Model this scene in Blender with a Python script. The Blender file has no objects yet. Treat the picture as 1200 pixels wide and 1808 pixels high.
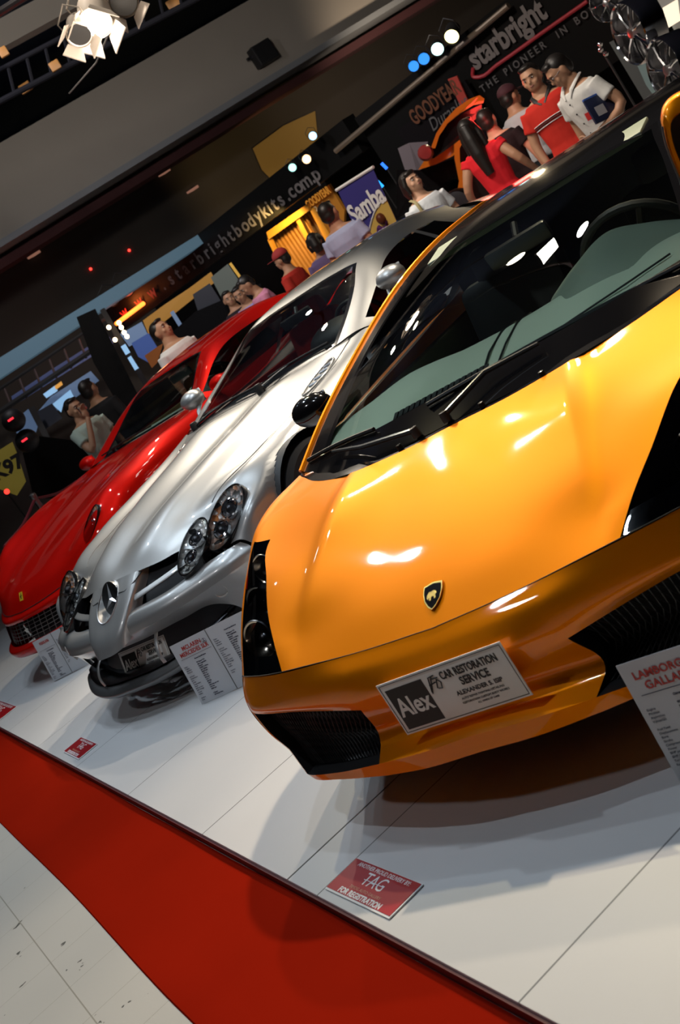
import bpy, bmesh, math, random
from math import radians, cos, sin, pi, sqrt, atan2
from mathutils import Vector, Matrix, Euler
random.seed(7)
D = bpy.data; SC = bpy.context.scene; COL = SC.collection

# ---------------------------------------------------------------- camera
CAM_H = 1.4053; FPX = 2210.77
def _unit(v): v = Vector(v); return v.normalized()
_ve = _unit((-983, 175, FPX)); _vs = _unit((4350, -3494, FPX))
_vs = (_vs - _ve * _ve.dot(_vs)).normalized()
_dn = _ve.cross(_vs)
if _dn.y < 0: _dn = -_dn
# rows: image right, image down, forward, written in world axes (X=-_ve, Y=_vs, Z=-_dn)
RIGHT = Vector((-_ve.x, _vs.x, -_dn.x)); DOWN = Vector((-_ve.y, _vs.y, -_dn.y)); FWD = Vector((-_ve.z, _vs.z, -_dn.z))
CAMPOS = Vector((0, 0, CAM_H))
cd = D.cameras.new('camera'); cam = D.objects.new('camera', cd); COL.objects.link(cam)
mw = Matrix((RIGHT, -DOWN, -FWD)).transposed().to_4x4(); mw.translation = CAMPOS
cam.matrix_world = mw
cd.sensor_fit = 'VERTICAL'; cd.sensor_height = 24.0; cd.lens = FPX / 1808 * 24.0
cd.clip_start = 0.05; cd.clip_end = 200
cd.dof.use_dof = True; cd.dof.focus_distance = 4.6; cd.dof.aperture_fstop = 4.5
SC.camera = cam
SC.view_settings.view_transform = 'Standard'; SC.view_settings.look = 'None'
SC.view_settings.exposure = 0.0; SC.view_settings.gamma = 1.0
try: SC.view_settings.use_curve_mapping = False
except Exception: pass

def ray(px, py):
    d = RIGHT * (px - 600) + DOWN * (py - 904) + FWD * FPX
    return d.normalized()
def atD(px, py, dist): return CAMPOS + ray(px, py) * dist
def atY(px, py, Y):
    d = ray(px, py); return CAMPOS + d * (Y / d.y)
def atZ(px, py, z=0.0):
    d = ray(px, py); return CAMPOS + d * ((z - CAM_H) / d.z)

PLAT_Y = 6.1
FLOOR = -0.045      # hall floor, the white platform top is z = 0
# ---------------------------------------------------------------- world and exposure
W = D.worlds.new('world'); SC.world = W; W.use_nodes = True
W.node_tree.nodes['Background'].inputs[0].default_value = (0.35, 0.45, 0.6, 1)
W.node_tree.nodes['Background'].inputs[1].default_value = 0.012

def add_light(kind, name, loc, target, energy, color, parent=None, **k):
    l = D.lights.new(name, kind); o = D.objects.new(name, l); COL.objects.link(o)
    l.energy = energy; l.color = color
    for a, b in k.items(): setattr(l, a, b)
    loc = Vector(loc); tgt = Vector(target)
    q = (tgt - loc).to_track_quat('-Z', 'Y')
    o.location = loc; o.rotation_euler = q.to_euler()
    if parent is not None:
        o.parent = parent; o.matrix_parent_inverse = Matrix()
    return o

# ---------------------------------------------------------------- materials
def mat(name, col=(.8, .8, .8), rough=.5, metal=0., spec=.5, coat=0., coat_r=.03, emit=None, estr=0., bump=None, noise=None, alpha=None, sheen=0.):
    if name in D.materials: return D.materials[name]
    m = D.materials.new(name); m.use_nodes = True; nt = m.node_tree; b = nt.nodes['Principled BSDF']
    b.inputs['Base Color'].default_value = (*col, 1); b.inputs['Roughness'].default_value = rough
    b.inputs['Metallic'].default_value = metal; b.inputs['Specular IOR Level'].default_value = spec
    b.inputs['Coat Weight'].default_value = coat; b.inputs['Coat Roughness'].default_value = coat_r
    if sheen: b.inputs['Sheen Weight'].default_value = sheen
    if emit: b.inputs['Emission Color'].default_value = (*emit, 1); b.inputs['Emission Strength'].default_value = estr
    if noise:   # (scale, amount) colour mottling
        tc = nt.nodes.new('ShaderNodeTexCoord'); n = nt.nodes.new('ShaderNodeTexNoise'); n.inputs['Scale'].default_value = noise[0]; n.inputs['Detail'].default_value = 6
        mx = nt.nodes.new('ShaderNodeMix'); mx.data_type = 'RGBA'
        mx.inputs[6].default_value = (*[c * (1 - noise[1]) for c in col], 1); mx.inputs[7].default_value = (*[min(1, c * (1 + noise[1])) for c in col], 1)
        nt.links.new(tc.outputs['Object'], n.inputs['Vector']); nt.links.new(n.outputs['Fac'], mx.inputs[0]); nt.links.new(mx.outputs[2], b.inputs['Base Color'])
    if bump:    # (scale, strength, distance)
        tc = nt.nodes.new('ShaderNodeTexCoord'); n = nt.nodes.new('ShaderNodeTexNoise'); n.inputs['Scale'].default_value = bump[0]; n.inputs['Detail'].default_value = 4
        bp = nt.nodes.new('ShaderNodeBump'); bp.inputs['Strength'].default_value = bump[1]; bp.inputs['Distance'].default_value = bump[2]
        nt.links.new(tc.outputs['Object'], n.inputs['Vector']); nt.links.new(n.outputs['Fac'], bp.inputs['Height']); nt.links.new(bp.outputs[0], b.inputs['Normal'])
    return m
def glass_mat(name, tint=(.8, .85, .82), rough=.0, ior=1.5, boost=1.0):
    """thin sheet glass: fresnel mix of a clear tint and a mirror"""
    m = D.materials.new(name); m.use_nodes = True; nt = m.node_tree; nt.nodes.clear()
    out = nt.nodes.new('ShaderNodeOutputMaterial'); t = nt.nodes.new('ShaderNodeBsdfTransparent'); g = nt.nodes.new('ShaderNodeBsdfGlossy')
    g.inputs['Roughness'].default_value = rough; t.inputs[0].default_value = (*tint, 1)
    f = nt.nodes.new('ShaderNodeFresnel'); f.inputs[0].default_value = ior
    mu = nt.nodes.new('ShaderNodeMath'); mu.operation = 'MULTIPLY'; mu.inputs[1].default_value = boost; mu.use_clamp = True
    mx = nt.nodes.new('ShaderNodeMixShader')
    nt.links.new(f.outputs[0], mu.inputs[0]); nt.links.new(mu.outputs[0], mx.inputs[0]); nt.links.new(t.outputs[0], mx.inputs[1]); nt.links.new(g.outputs[0], mx.inputs[2]); nt.links.new(mx.outputs[0], out.inputs[0])
    return m
M = dict(
 orange=mat('orange pearl paint', (.86, .243, .001), .44, .55, .03, .7, .035),
 silver=mat('silver metallic paint', (.47, .47, .46), .38, .65, .4, 1., .05),
 red=mat('red paint', (.66, .006, .002), .45, .45, .03, .8, .04),
 blackgloss=mat('gloss black', (.006, .006, .007), .12, 0, .5, .6),
 black=mat('matt black', (.012, .012, .013), .55),
 blackplastic=mat('black plastic', (.016, .016, .017), .38),
 rubber=mat('tyre rubber', (.018, .018, .018), .75),
 chrome=mat('chrome', (.85, .85, .87), .08, 1.),
 satin=mat('satin metal', (.55, .55, .56), .3, 1.),
 gunmetal=mat('dark metal', (.12, .12, .13), .3, 1.),
 white=mat('white plastic', (.82, .82, .82), .4),
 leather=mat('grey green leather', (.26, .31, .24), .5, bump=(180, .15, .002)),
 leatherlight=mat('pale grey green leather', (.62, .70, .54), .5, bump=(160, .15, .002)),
 tan=mat('tan leather', (.42, .30, .13), .55),
 redleather=mat('red leather', (.55, .02, .015), .45),
 glass=glass_mat('clear glass', (.90, .95, .91)),
 lampglass=glass_mat('lamp cover glass', (.93, .94, .95)),
 darkglass=glass_mat('tinted glass', (.28, .32, .32)),
 gold=mat('gold', (.85, .55, .15), .25, 1.),
)

# ---------------------------------------------------------------- mesh helpers
def link(o, parent=None):
    COL.objects.link(o)
    if parent is not None: o.parent = parent
    return o
def finish(bm, name, m, parent=None, smooth=True, angle=35, mats=None, recalc=True):
    if recalc: bmesh.ops.recalc_face_normals(bm, faces=bm.faces[:])
    if smooth:
        for f in bm.faces: f.smooth = True
        for e in bm.edges:
            if len(e.link_faces) == 2 and e.calc_face_angle(0) > radians(angle): e.smooth = False
    me = D.meshes.new(name); bm.to_mesh(me); bm.free()
    for x in (mats or [m]): me.materials.append(x)
    return link(D.objects.new(name, me), parent)
def tag(o, label=None, cat=None, group=None, kind=None):
    if label: o['label'] = label
    if cat: o['category'] = cat
    if group: o['group'] = group
    if kind: o['kind'] = kind
    return o
def empty(name, loc=(0, 0, 0), rz=0., label=None, cat=None, group=None, scale=1.):
    o = D.objects.new(name, None); COL.objects.link(o); o.location = loc; o.rotation_euler = (0, 0, rz); o.empty_display_size = .1
    o.scale = (scale,) * 3
    return tag(o, label, cat, group)
def copy_tree(o, parent=None):
    c = o.copy(); COL.objects.link(c)
    if parent is not None: c.parent = parent
    for ch in list(o.children): copy_tree(ch, c)
    return c
def box(bm, c, s, rot=None, bev=0., mi=0):
    r = bmesh.ops.create_cube(bm, size=1.0); vs = r['verts']
    mt = Matrix.Translation(Vector(c)) @ (rot.to_4x4() if rot is not None else Matrix()) @ Matrix.Diagonal((*s, 1))
    bmesh.ops.transform(bm, matrix=mt, verts=vs)
    fs = list({f for v in vs for f in v.link_faces})
    for f in fs: f.material_index = mi
    if bev > 0:
        es = list({e for v in vs for e in v.link_edges})
        bmesh.ops.bevel(bm, geom=es, offset=bev, segments=2, affect='EDGES', profile=.5)
    return vs
def frame_of(d):
    d = Vector(d).normalized(); a = Vector((0, 0, 1)) if abs(d.z) < .9 else Vector((1, 0, 0))
    x = a.cross(d).normalized(); return x, d.cross(x), d
def tube(bm, pts, r, n=8, caps=True, closed=False, mi=0, flat=1.):
    """tube through pts; r a number or a list"""
    pts = [Vector(p) for p in pts]; N = len(pts); rs = r if isinstance(r, (list, tuple)) else [r] * N
    rings = []; px = None
    for i, p in enumerate(pts):
        if closed: d = pts[(i + 1) % N] - pts[i - 1]
        else: d = pts[min(i + 1, N - 1)] - pts[max(i - 1, 0)]
        if d.length < 1e-9: d = Vector((0, 0, 1))
        d.normalize()
        if px is None: x, y, _ = frame_of(d)
        else:
            x = (px - d * px.dot(d)); x = x.normalized() if x.length > 1e-6 else frame_of(d)[0]; y = d.cross(x)
        px = x
        rings.append([bm.verts.new(p + x * cos(2 * pi * k / n) * rs[i] + y * sin(2 * pi * k / n) * rs[i] * flat) for k in range(n)])
    for i in range(N if closed else N - 1):
        a, b = rings[i], rings[(i + 1) % N]
        for k in range(n):
            f = bm.faces.new((a[k], a[(k + 1) % n], b[(k + 1) % n], b[k])); f.material_index = mi
    if caps and not closed:
        for rg in (rings[0], rings[-1]):
            f = bm.faces.new(rg); f.material_index = mi
    return rings
def lathe(bm, prof, c=(0, 0, 0), axis=(0, 0, 1), n=32, mi=0, caps=False, sx=1., sy=1., xdir=None):
    """prof: list of (radius, height along axis)"""
    if xdir is not None:
        z = Vector(axis).normalized(); x = Vector(xdir); x = (x - z * x.dot(z)).normalized(); y = z.cross(x)
    else: x, y, z = frame_of(axis)
    c = Vector(c); rings = []
    for r, h in prof:
        if r < 1e-6: rings.append([bm.verts.new(c + z * h)])
        else: rings.append([bm.verts.new(c + z * h + x * cos(2 * pi * k / n) * r * sx + y * sin(2 * pi * k / n) * r * sy) for k in range(n)])
    for a, b in zip(rings, rings[1:]):
        for k in range(n):
            if len(a) == 1 and len(b) == 1: continue
            if len(a) == 1: f = bm.faces.new((a[0], b[k], b[(k + 1) % n]))
            elif len(b) == 1: f = bm.faces.new((a[k], a[(k + 1) % n], b[0]))
            else: f = bm.faces.new((a[k], a[(k + 1) % n], b[(k + 1) % n], b[k]))
            f.material_index = mi
    if caps:
        for rg in (rings[0], rings[-1]):
            if len(rg) > 2: bm.faces.new(rg).material_index = mi
    return rings
def ellipsoid(bm, c, s, rot=None, seg=20, rings=12, mi=0):
    r = bmesh.ops.create_uvsphere(bm, u_segments=seg, v_segments=rings, radius=1)
    mt = Matrix.Translation(Vector(c)) @ (rot.to_4x4() if rot is not None else Matrix()) @ Matrix.Diagonal((*s, 1))
    bmesh.ops.transform(bm, matrix=mt, verts=r['verts'])
    for f in {f for v in r['verts'] for f in v.link_faces}: f.material_index = mi
    return r['verts']
def prism(bm, poly, h, base=Matrix(), mi=0):
    """extrude a 2D polygon (x,y) by h along z, then transform"""
    a = [bm.verts.new(base @ Vector((x, y, 0))) for x, y in poly]; b = [bm.verts.new(base @ Vector((x, y, h))) for x, y in poly]
    n = len(poly); fs = [bm.faces.new(a[::-1]), bm.faces.new(b)]
    for k in range(n): fs.append(bm.faces.new((a[k], a[(k + 1) % n], b[(k + 1) % n], b[k])))
    for f in fs: f.material_index = mi
    return fs
def text(name, s, m, parent, mw, size=.1, align='CENTER', ext=.001, bold=0., shear=0., sx=1., spacing=1., line=1.):
    """lettering as a mesh; mw places the text plane (x right, y up, z out)"""
    cu = D.curves.new('t', 'FONT'); cu.body = s; cu.size = size; cu.align_x = align; cu.align_y = 'CENTER'; cu.extrude = ext; cu.offset = bold; cu.shear = shear
    cu.space_character = spacing; cu.resolution_u = 3; cu.space_line = line
    to = D.objects.new('t', cu); COL.objects.link(to); dg = bpy.context.evaluated_depsgraph_get(); dg.update()
    me = D.meshes.new_from_object(to.evaluated_get(dg)); D.objects.remove(to); D.curves.remove(cu)
    me.transform(Matrix.Diagonal((sx, 1, 1, 1))); me.transform(mw); me.name = name; me.materials.clear(); me.materials.append(m)
    return link(D.objects.new(name, me), parent)
def plane_mw(o, xd, yd):
    x = Vector(xd).normalized(); y = Vector(yd); y = (y - x * y.dot(x)).normalized(); z = x.cross(y)
    mt = Matrix((x, y, z)).transposed().to_4x4(); mt.translation = Vector(o); return mt

# ---------------------------------------------------------------- control-grid surfaces
def _tang(P, i, lo, hi):
    if i == lo and i == hi: return Vector((0, 0, 0)), Vector((0, 0, 0))
    def sec(a, b):
        h = (P[b] - P[a]).length; return (P[b] - P[a]) / max(h, 1e-9), h
    if i == lo: return sec(i, i + 1)[0]
    if i == hi: return sec(i - 1, i)[0]
    s0, h0 = sec(i - 1, i); s1, h1 = sec(i, i + 1)
    return (s0 * h1 + s1 * h0) / max(h0 + h1, 1e-9)
def spline(P, n, creases=()):
    P = [Vector(p) for p in P]; L = len(P) - 1; cs = sorted({0, L, *creases}); out = []
    for i in range(L):
        lo = max(c for c in cs if c <= i); hi = min(c for c in cs if c >= i + 1)
        h = (P[i + 1] - P[i]).length; t0 = _tang(P, i, lo, hi) * h; t1 = _tang(P, i + 1, lo, hi) * h
        for k in range(n):
            t = k / n; t2 = t * t; t3 = t2 * t
            out.append(P[i] * (2 * t3 - 3 * t2 + 1) + t0 * (t3 - 2 * t2 + t) + P[i + 1] * (-2 * t3 + 3 * t2) + t1 * (t3 - t2))
    out.append(P[-1]); return out
class Surf:
    def __init__(s, rows, n=6, ucr=(), vcr=()):
        s.n = n; R = [spline(r, n, ucr) for r in rows]
        cols = [spline([r[j] for r in R], n, vcr) for j in range(len(R[0]))]
        s.P = [[cols[j][i] for j in range(len(cols))] for i in range(len(cols[0]))]
        s.V = len(s.P) - 1; s.U = len(s.P[0]) - 1
    def add(s, bm, test, mirror=True, off=None, mi=0):
        """faces of cells with test(v,u) in control units, both sides of the car"""
        for sg in ((1, -1) if mirror else (1,)):
            vm = {}
            def vert(i, j):
                if (i, j) not in vm:
                    p = s.P[i][j].copy()
                    if off: p = p + off(s, i, j)
                    p.x *= sg; vm[i, j] = bm.verts.new(p)
                return vm[i, j]
            for i in range(s.V):
                for j in range(s.U):
                    if test((i + .5) / s.n, (j + .5) / s.n):
                        q = [vert(i, j), vert(i, j + 1), vert(i + 1, j + 1), vert(i + 1, j)]
                        if sg < 0: q.reverse()
                        try: bm.faces.new(q).material_index = mi
                        except ValueError: pass
        return bm
    def nrm(s, i, j):
        a = s.P[min(i + 1, s.V)][j] - s.P[max(i - 1, 0)][j]; b = s.P[i][min(j + 1, s.U)] - s.P[i][max(j - 1, 0)]
        n = b.cross(a)
        return n.normalized() if n.length > 1e-9 else Vector((0, 0, 1))
    def at(s, v, u):
        i = v * s.n; j = u * s.n; i0 = min(int(i), s.V - 1); j0 = min(int(j), s.U - 1); a = i - i0; b = j - j0
        return s.P[i0][j0] * (1 - a) * (1 - b) + s.P[i0 + 1][j0] * a * (1 - b) + s.P[i0][j0 + 1] * (1 - a) * b + s.P[i0 + 1][j0 + 1] * a * b
    def vline(s, v, u0=0, u1=None):
        u1 = u1 if u1 is not None else s.U / s.n; k = int((u1 - u0) * s.n); return [s.at(v, u0 + (u1 - u0) * t / k) for t in range(k + 1)]
    def uline(s, u, v0=0, v1=None):
        v1 = v1 if v1 is not None else s.V / s.n; k = int((v1 - v0) * s.n); return [s.at(v0 + (v1 - v0) * t / k, u) for t in range(k + 1)]
def weld(bm, d=.0008): bmesh.ops.remove_doubles(bm, verts=bm.verts[:], dist=d)
def mir(pts): return [Vector((-p[0], p[1], p[2])) for p in pts]
def arch_cut(bm, yw, zw, R, xmin=.55):
    dele = [v for v in bm.verts if abs(v.co.x) > xmin and (v.co.y - yw) ** 2 + (v.co.z - zw) ** 2 < R * R]
    ring = {w for v in dele for f in v.link_faces for w in f.verts} - set(dele)
    bmesh.ops.delete(bm, geom=dele, context='VERTS')
    for v in ring:
        if not v.is_valid: continue
        d = Vector((v.co.y - yw, v.co.z - zw)); 
        if d.length > 1e-6: d = d.normalized() * R; v.co.y = yw + d.x; v.co.z = zw + d.y
def wheel(parent, x, y, R, w, rimr, rimmat, spokes=5, discmat=None):
    """tyre and alloy wheel, car coordinates, outer face towards sign(x)"""
    sg = 1 if x > 0 else -1; e = D.objects.new('wheel', None); link(e, parent); e.location = (x, y, R)
    bm = bmesh.new(); h = w / 2
    lathe(bm, [(rimr, -h), (R * .93, -h), (R, -h * .8), (R, h * .8), (R * .93, h), (rimr, h), (rimr * .97, h * .9), (rimr * .97, -h * .9), (rimr, -h)], axis=(1, 0, 0), n=40)
    finish(bm, 'tyre', M['rubber'], e)
    bm = bmesh.new(); a = sg * h * .75
    lathe(bm, [(rimr * .97, a + sg * .01), (rimr * .90, a + sg * .008), (rimr * .88, a - sg * .03), (rimr * .9, -a)], axis=(1, 0, 0), n=40)
    for k in range(spokes):
        t = 2 * pi * k / spokes
        for dt in (-.09, .09):
            tube(bm, [(a - sg * .01, cos(t + dt * 3) * .05, sin(t + dt * 3) * .05), (a, cos(t + dt) * rimr * .5, sin(t + dt) * rimr * .5), (a + sg * .002, cos(t + dt) * rimr * .93, sin(t + dt) * rimr * .93)], [.022, .018, .016], 8)
    lathe(bm, [(0, a + sg * .012), (.04, a + sg * .01), (.06, a - sg * .01), (.06, a - sg * .05)], axis=(1, 0, 0), n=24)
    finish(bm, 'rim', rimmat, e)
    bm = bmesh.new(); lathe(bm, [(0, 0), (rimr * .8, 0), (rimr * .8, .025), (0, .025)], axis=(1, 0, 0), n=32); finish(bm, 'brake_disc', M['gunmetal'], e)
    return e
def box_obj(name, c, s, m, parent=None, bev=0., rot=None):
    bm = bmesh.new(); box(bm, c, s, rot, bev); return finish(bm, name, m, parent)
def car_world(car, q):
    yaw, cx, cy = car
    return Vector((cx + q[0] * cos(yaw) - q[1] * sin(yaw), cy + q[0] * sin(yaw) + q[1] * cos(yaw), q[2]))
LAM = (radians(29.238), -2.6452, 1.0376); SLR = (radians(24.339), -5.9577, .9987); FER = (radians(21.614), -8.7087, 1.0670)
XB = -20.0; XW = XB - 2.45
def onX(px, py, X=XW): d = ray(px, py); return CAMPOS + d * (X / d.x)
def quadbox(bm, P, t, mi=0):
    """four corners (any quad) given thickness t (a vector)"""
    a = [bm.verts.new(p) for p in P]; b = [bm.verts.new(Vector(p) + t) for p in P]
    n = len(P); fs = [bm.faces.new(a), bm.faces.new(b[::-1])]
    for k in range(n): fs.append(bm.faces.new((a[k], b[k], b[(k + 1) % n], a[(k + 1) % n])))
    for f in fs: f.material_index = mi
def par_can(px, py, dist, r, aim, col, estr, label, group=None, body=None, energy=0, length=2.2, doors=False, ecol=None, ang=50):
    p = atD(px, py, dist) if not isinstance(px, Vector) else px; ax = (Vector(aim) - p).normalized()
    e = empty('stage_light', p, 0, label, 'lamp', group); bmt = body or M['blackplastic']
    bm = bmesh.new(); lathe(bm, [(r, .0), (r, -.02), (r * .98, -r * length), (r * .6, -r * (length + .5)), (0, -r * (length + .55))], axis=ax, n=24); lathe(bm, [(r * 1.06, .012), (r * 1.08, 0), (r * 1.02, -.02)], axis=ax, n=24); finish(bm, 'can', bmt, e)
    bm = bmesh.new(); lathe(bm, [(0, -.006), (r * .94, -.006)], axis=ax, n=24); finish(bm, 'lens', mat('lamp lens %.2f %.2f %.2f %.1f' % (*col, estr), (.04, .04, .04), .4, emit=col, estr=estr), e)
    x, y, z = frame_of(ax); bm = bmesh.new()
    tube(bm, [x * r * 1.15 - z * r, x * r * 1.2 - z * r * .5 + Vector((0, 0, r * 1.4)), Vector((0, 0, r * 2.2)) - z * r, -x * r * 1.2 - z * r * .5 + Vector((0, 0, r * 1.4)), -x * r * 1.15 - z * r], r * .07, 6); finish(bm, 'yoke', bmt, e)
    if doors:
        for k in range(4):
            t = k * pi / 2 + .5; d = x * cos(t) + y * sin(t); s2 = -x * sin(t) + y * cos(t)
            bm = bmesh.new(); w1, w2 = r * .62, r * .95; quadbox(bm, [d * r * 1.03 + s2 * w1, d * r * 1.03 - s2 * w1, d * r * 1.45 + z * r * 1.1 - s2 * w2, d * r * 1.45 + z * r * 1.1 + s2 * w2], d * .008); finish(bm, 'barn_door', bmt, e, smooth=False)
    if energy:
        l = add_light('SPOT', 'beam', Vector((0, 0, 0)) + ax * .02, ax, energy, ecol or col, spot_size=radians(ang), spot_blend=.6, shadow_soft_size=r * .8); l.parent = e
    return e
# ---------------------------------------------------------------- stage lighting over the cars: a warm row behind, a cool row over the noses
def flood(loc, aim, w, h, col, estr, energy, ecol, label, ang=95, soft=.16):
    p = Vector(loc); ax = (Vector(aim) - p).normalized(); e = empty('flood_light', p, 0, label, 'lamp')
    x = ax.cross(Vector((0, 0, 1))).normalized(); y = x.cross(ax); R = Matrix((x, y, -ax)).transposed()
    bm = bmesh.new(); box(bm, -ax * .06, (w + .05, h + .05, .11), R, bev=.015); finish(bm, 'housing', M['gunmetal'], e)
    bm = bmesh.new(); box(bm, ax * .001, (w, h, .006), R); finish(bm, 'lens', mat('flood lens %.1f %.1f %.0f' % (col[0], col[2], estr), (.5, .5, .5), .3, emit=col, estr=estr), e)
    bm = bmesh.new(); tube(bm, [x * (w * .5 + .04) - ax * .06, x * (w * .5 + .05) + Vector((0, 0, .25)), Vector((0, 0, .32)), -x * (w * .5 + .05) + Vector((0, 0, .25)), -x * (w * .5 + .04) - ax * .06], .010, 6); finish(bm, 'yoke', M['gunmetal'], e)
    l = add_light('SPOT', 'beam', ax * .03, ax, energy, ecol, spot_size=radians(ang), spot_blend=.55, shadow_soft_size=soft); l.parent = e
    return e
WARM = (1, .80, .56); COOL = (.74, .87, 1.)
flood((-6.65, 4.42, 4.6), (-3.0, 1.75, .8), .26, .34, (1, .93, .80), 30, 480, WARM, 'rectangular warm floodlight high between the silver and orange cars', ang=37, soft=.08)
par_can(Vector((-5.98, 4.62, 4.65)), 0, 0, .14, Vector((-6.55, 2.6, .8)), (1, .96, .9), 26, 'round white stage lamp beside the rectangular floodlight', None, energy=820, ecol=(1, .87, .70), ang=31)
par_can(Vector((-7.45, 4.62, 4.6)), 0, 0, .10, Vector((-6.9, 1.8, .7)), (1, .9, .7), 16, 'small warm stage lamp left of the rectangular floodlight', None, energy=420, ecol=(1, .85, .66), ang=34)
par_can(Vector((-3.75, 4.0, 4.75)), 0, 0, .10, Vector((-3.0, 1.3, .6)), (1, .86, .66), 40, 'warm stage lamp above the roof of the orange car', None, energy=760, ecol=WARM, ang=52)
par_can(Vector((-11.3, 4.4, 4.7)), 0, 0, .08, Vector((-6.3, 2.2, .8)), (1, .9, .72), 14, 'warm stage lamp at the far left end of the rear lighting bar', None, energy=480, ecol=(1, .88, .72), ang=30)
par_can(Vector((-9.7, 4.3, 4.7)), 0, 0, .10, Vector((-9.0, 1.6, .6)), (1, .86, .66), 40, 'warm stage lamp above the roof of the red car', None, energy=240, ecol=WARM, ang=56)
par_can(Vector((-6.5, 2.3, 4.75)), 0, 0, .05, Vector((-2.95, 1.75, .8)), (1, .88, .6), 10, 'added warm lamp between the two lighting bars, brightening the orange bonnet', None, energy=300, ecol=(1, .86, .52), ang=32)  # added lamp for the yellow glow on the orange bonnet
add_light('SPOT', 'front_fill', (-4.5, -3.2, 6.2), (-5.5, 1.5, .3), 130, (.95, .96, 1), spot_size=radians(100), spot_blend=.9, shadow_soft_size=.2)  # added fill from high in front, softens the shadows under the cars
for x, who, en in ((-3.0, 'orange', 95), (-6.15, 'silver', 105), (-8.9, 'red', 80)):
    par_can(Vector((x, .85 if who != 'orange' else .35, 4.65)), 0, 0, (.075 if who == 'silver' else .06), Vector((x + .1, .6, 0)), (.85, .93, 1), 24, 'cool overhead stage lamp above the nose of the %s car' % who, None, energy=en, ecol=COOL, ang=112)
    par_can(Vector((x - .5, 1.9, 4.9)), 0, 0, .05, Vector((x, 1.0, 0)), (.85, .93, 1), 8, 'small cool overhead lamp above the bonnet of the %s car' % who, None, energy=en * 1.0, ecol=COOL, ang=112)
for y, nm in ((.85, 'front'), (4.4, 'rear')):
    bm = bmesh.new(); tube(bm, [(-11.5, y, 5.1), (0, y, 5.1)], .03, 8); tag(finish(bm, 'lighting_bar', M['gunmetal']), 'overhead lighting bar above the cars, %s one' % nm, 'bar')
add_light('SPOT', 'hall_wash', (-8.5, 3.5, 6.8), (-10, 8, 1), 1500, (1, .86, .72), spot_size=radians(80), spot_blend=.7, shadow_soft_size=.25)
add_light('SPOT', 'hall_wash_far', (-13, 3.0, 6.8), (-16, 7, 1), 900, (.9, .86, .9), spot_size=radians(90), spot_blend=.8, shadow_soft_size=.25)
add_light('SPOT', 'beam_wash', (-10, 5, 5.2), (-20, 10, 5.2), 800, (1, .93, .85), spot_size=radians(100), spot_blend=.9, shadow_soft_size=.3)
add_light('POINT', 'red_wash', atD(850, 200, 11.3), (0,0,0), 8, (1, .05, .04), shadow_soft_size=.1)
add_light('SPOT', 'wall_glow', onX(760, 90, XW + 4.5), onX(715, 40), 260, (1, .80, .60), spot_size=radians(110), spot_blend=.9, shadow_soft_size=.1)  # added local spot that lifts the wall beside the coloured lamps
add_light('SPOT', 'crowd_fill', (-5.2, 2.5, 6.2), atD(960, 190, 10.2), 800, (1, .88, .76), spot_size=radians(34), spot_blend=.7, shadow_soft_size=.15)  # added spot that brightens the people at the right
add_light('SPOT', 'ceiling_wash', (-12, 2, 4.5), (-17, 4, 7.5), 120, (.6, .75, 1), spot_size=radians(120), spot_blend=.9, shadow_soft_size=.2)
add_light('SPOT', 'crowd_fill_left', (-9.6, 1.6, 6.4), atD(290, 600, 12.2), 620, (1, .93, .85), spot_size=radians(30), spot_blend=.8, shadow_soft_size=.15)  # added spot that brightens the people on the left
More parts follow.
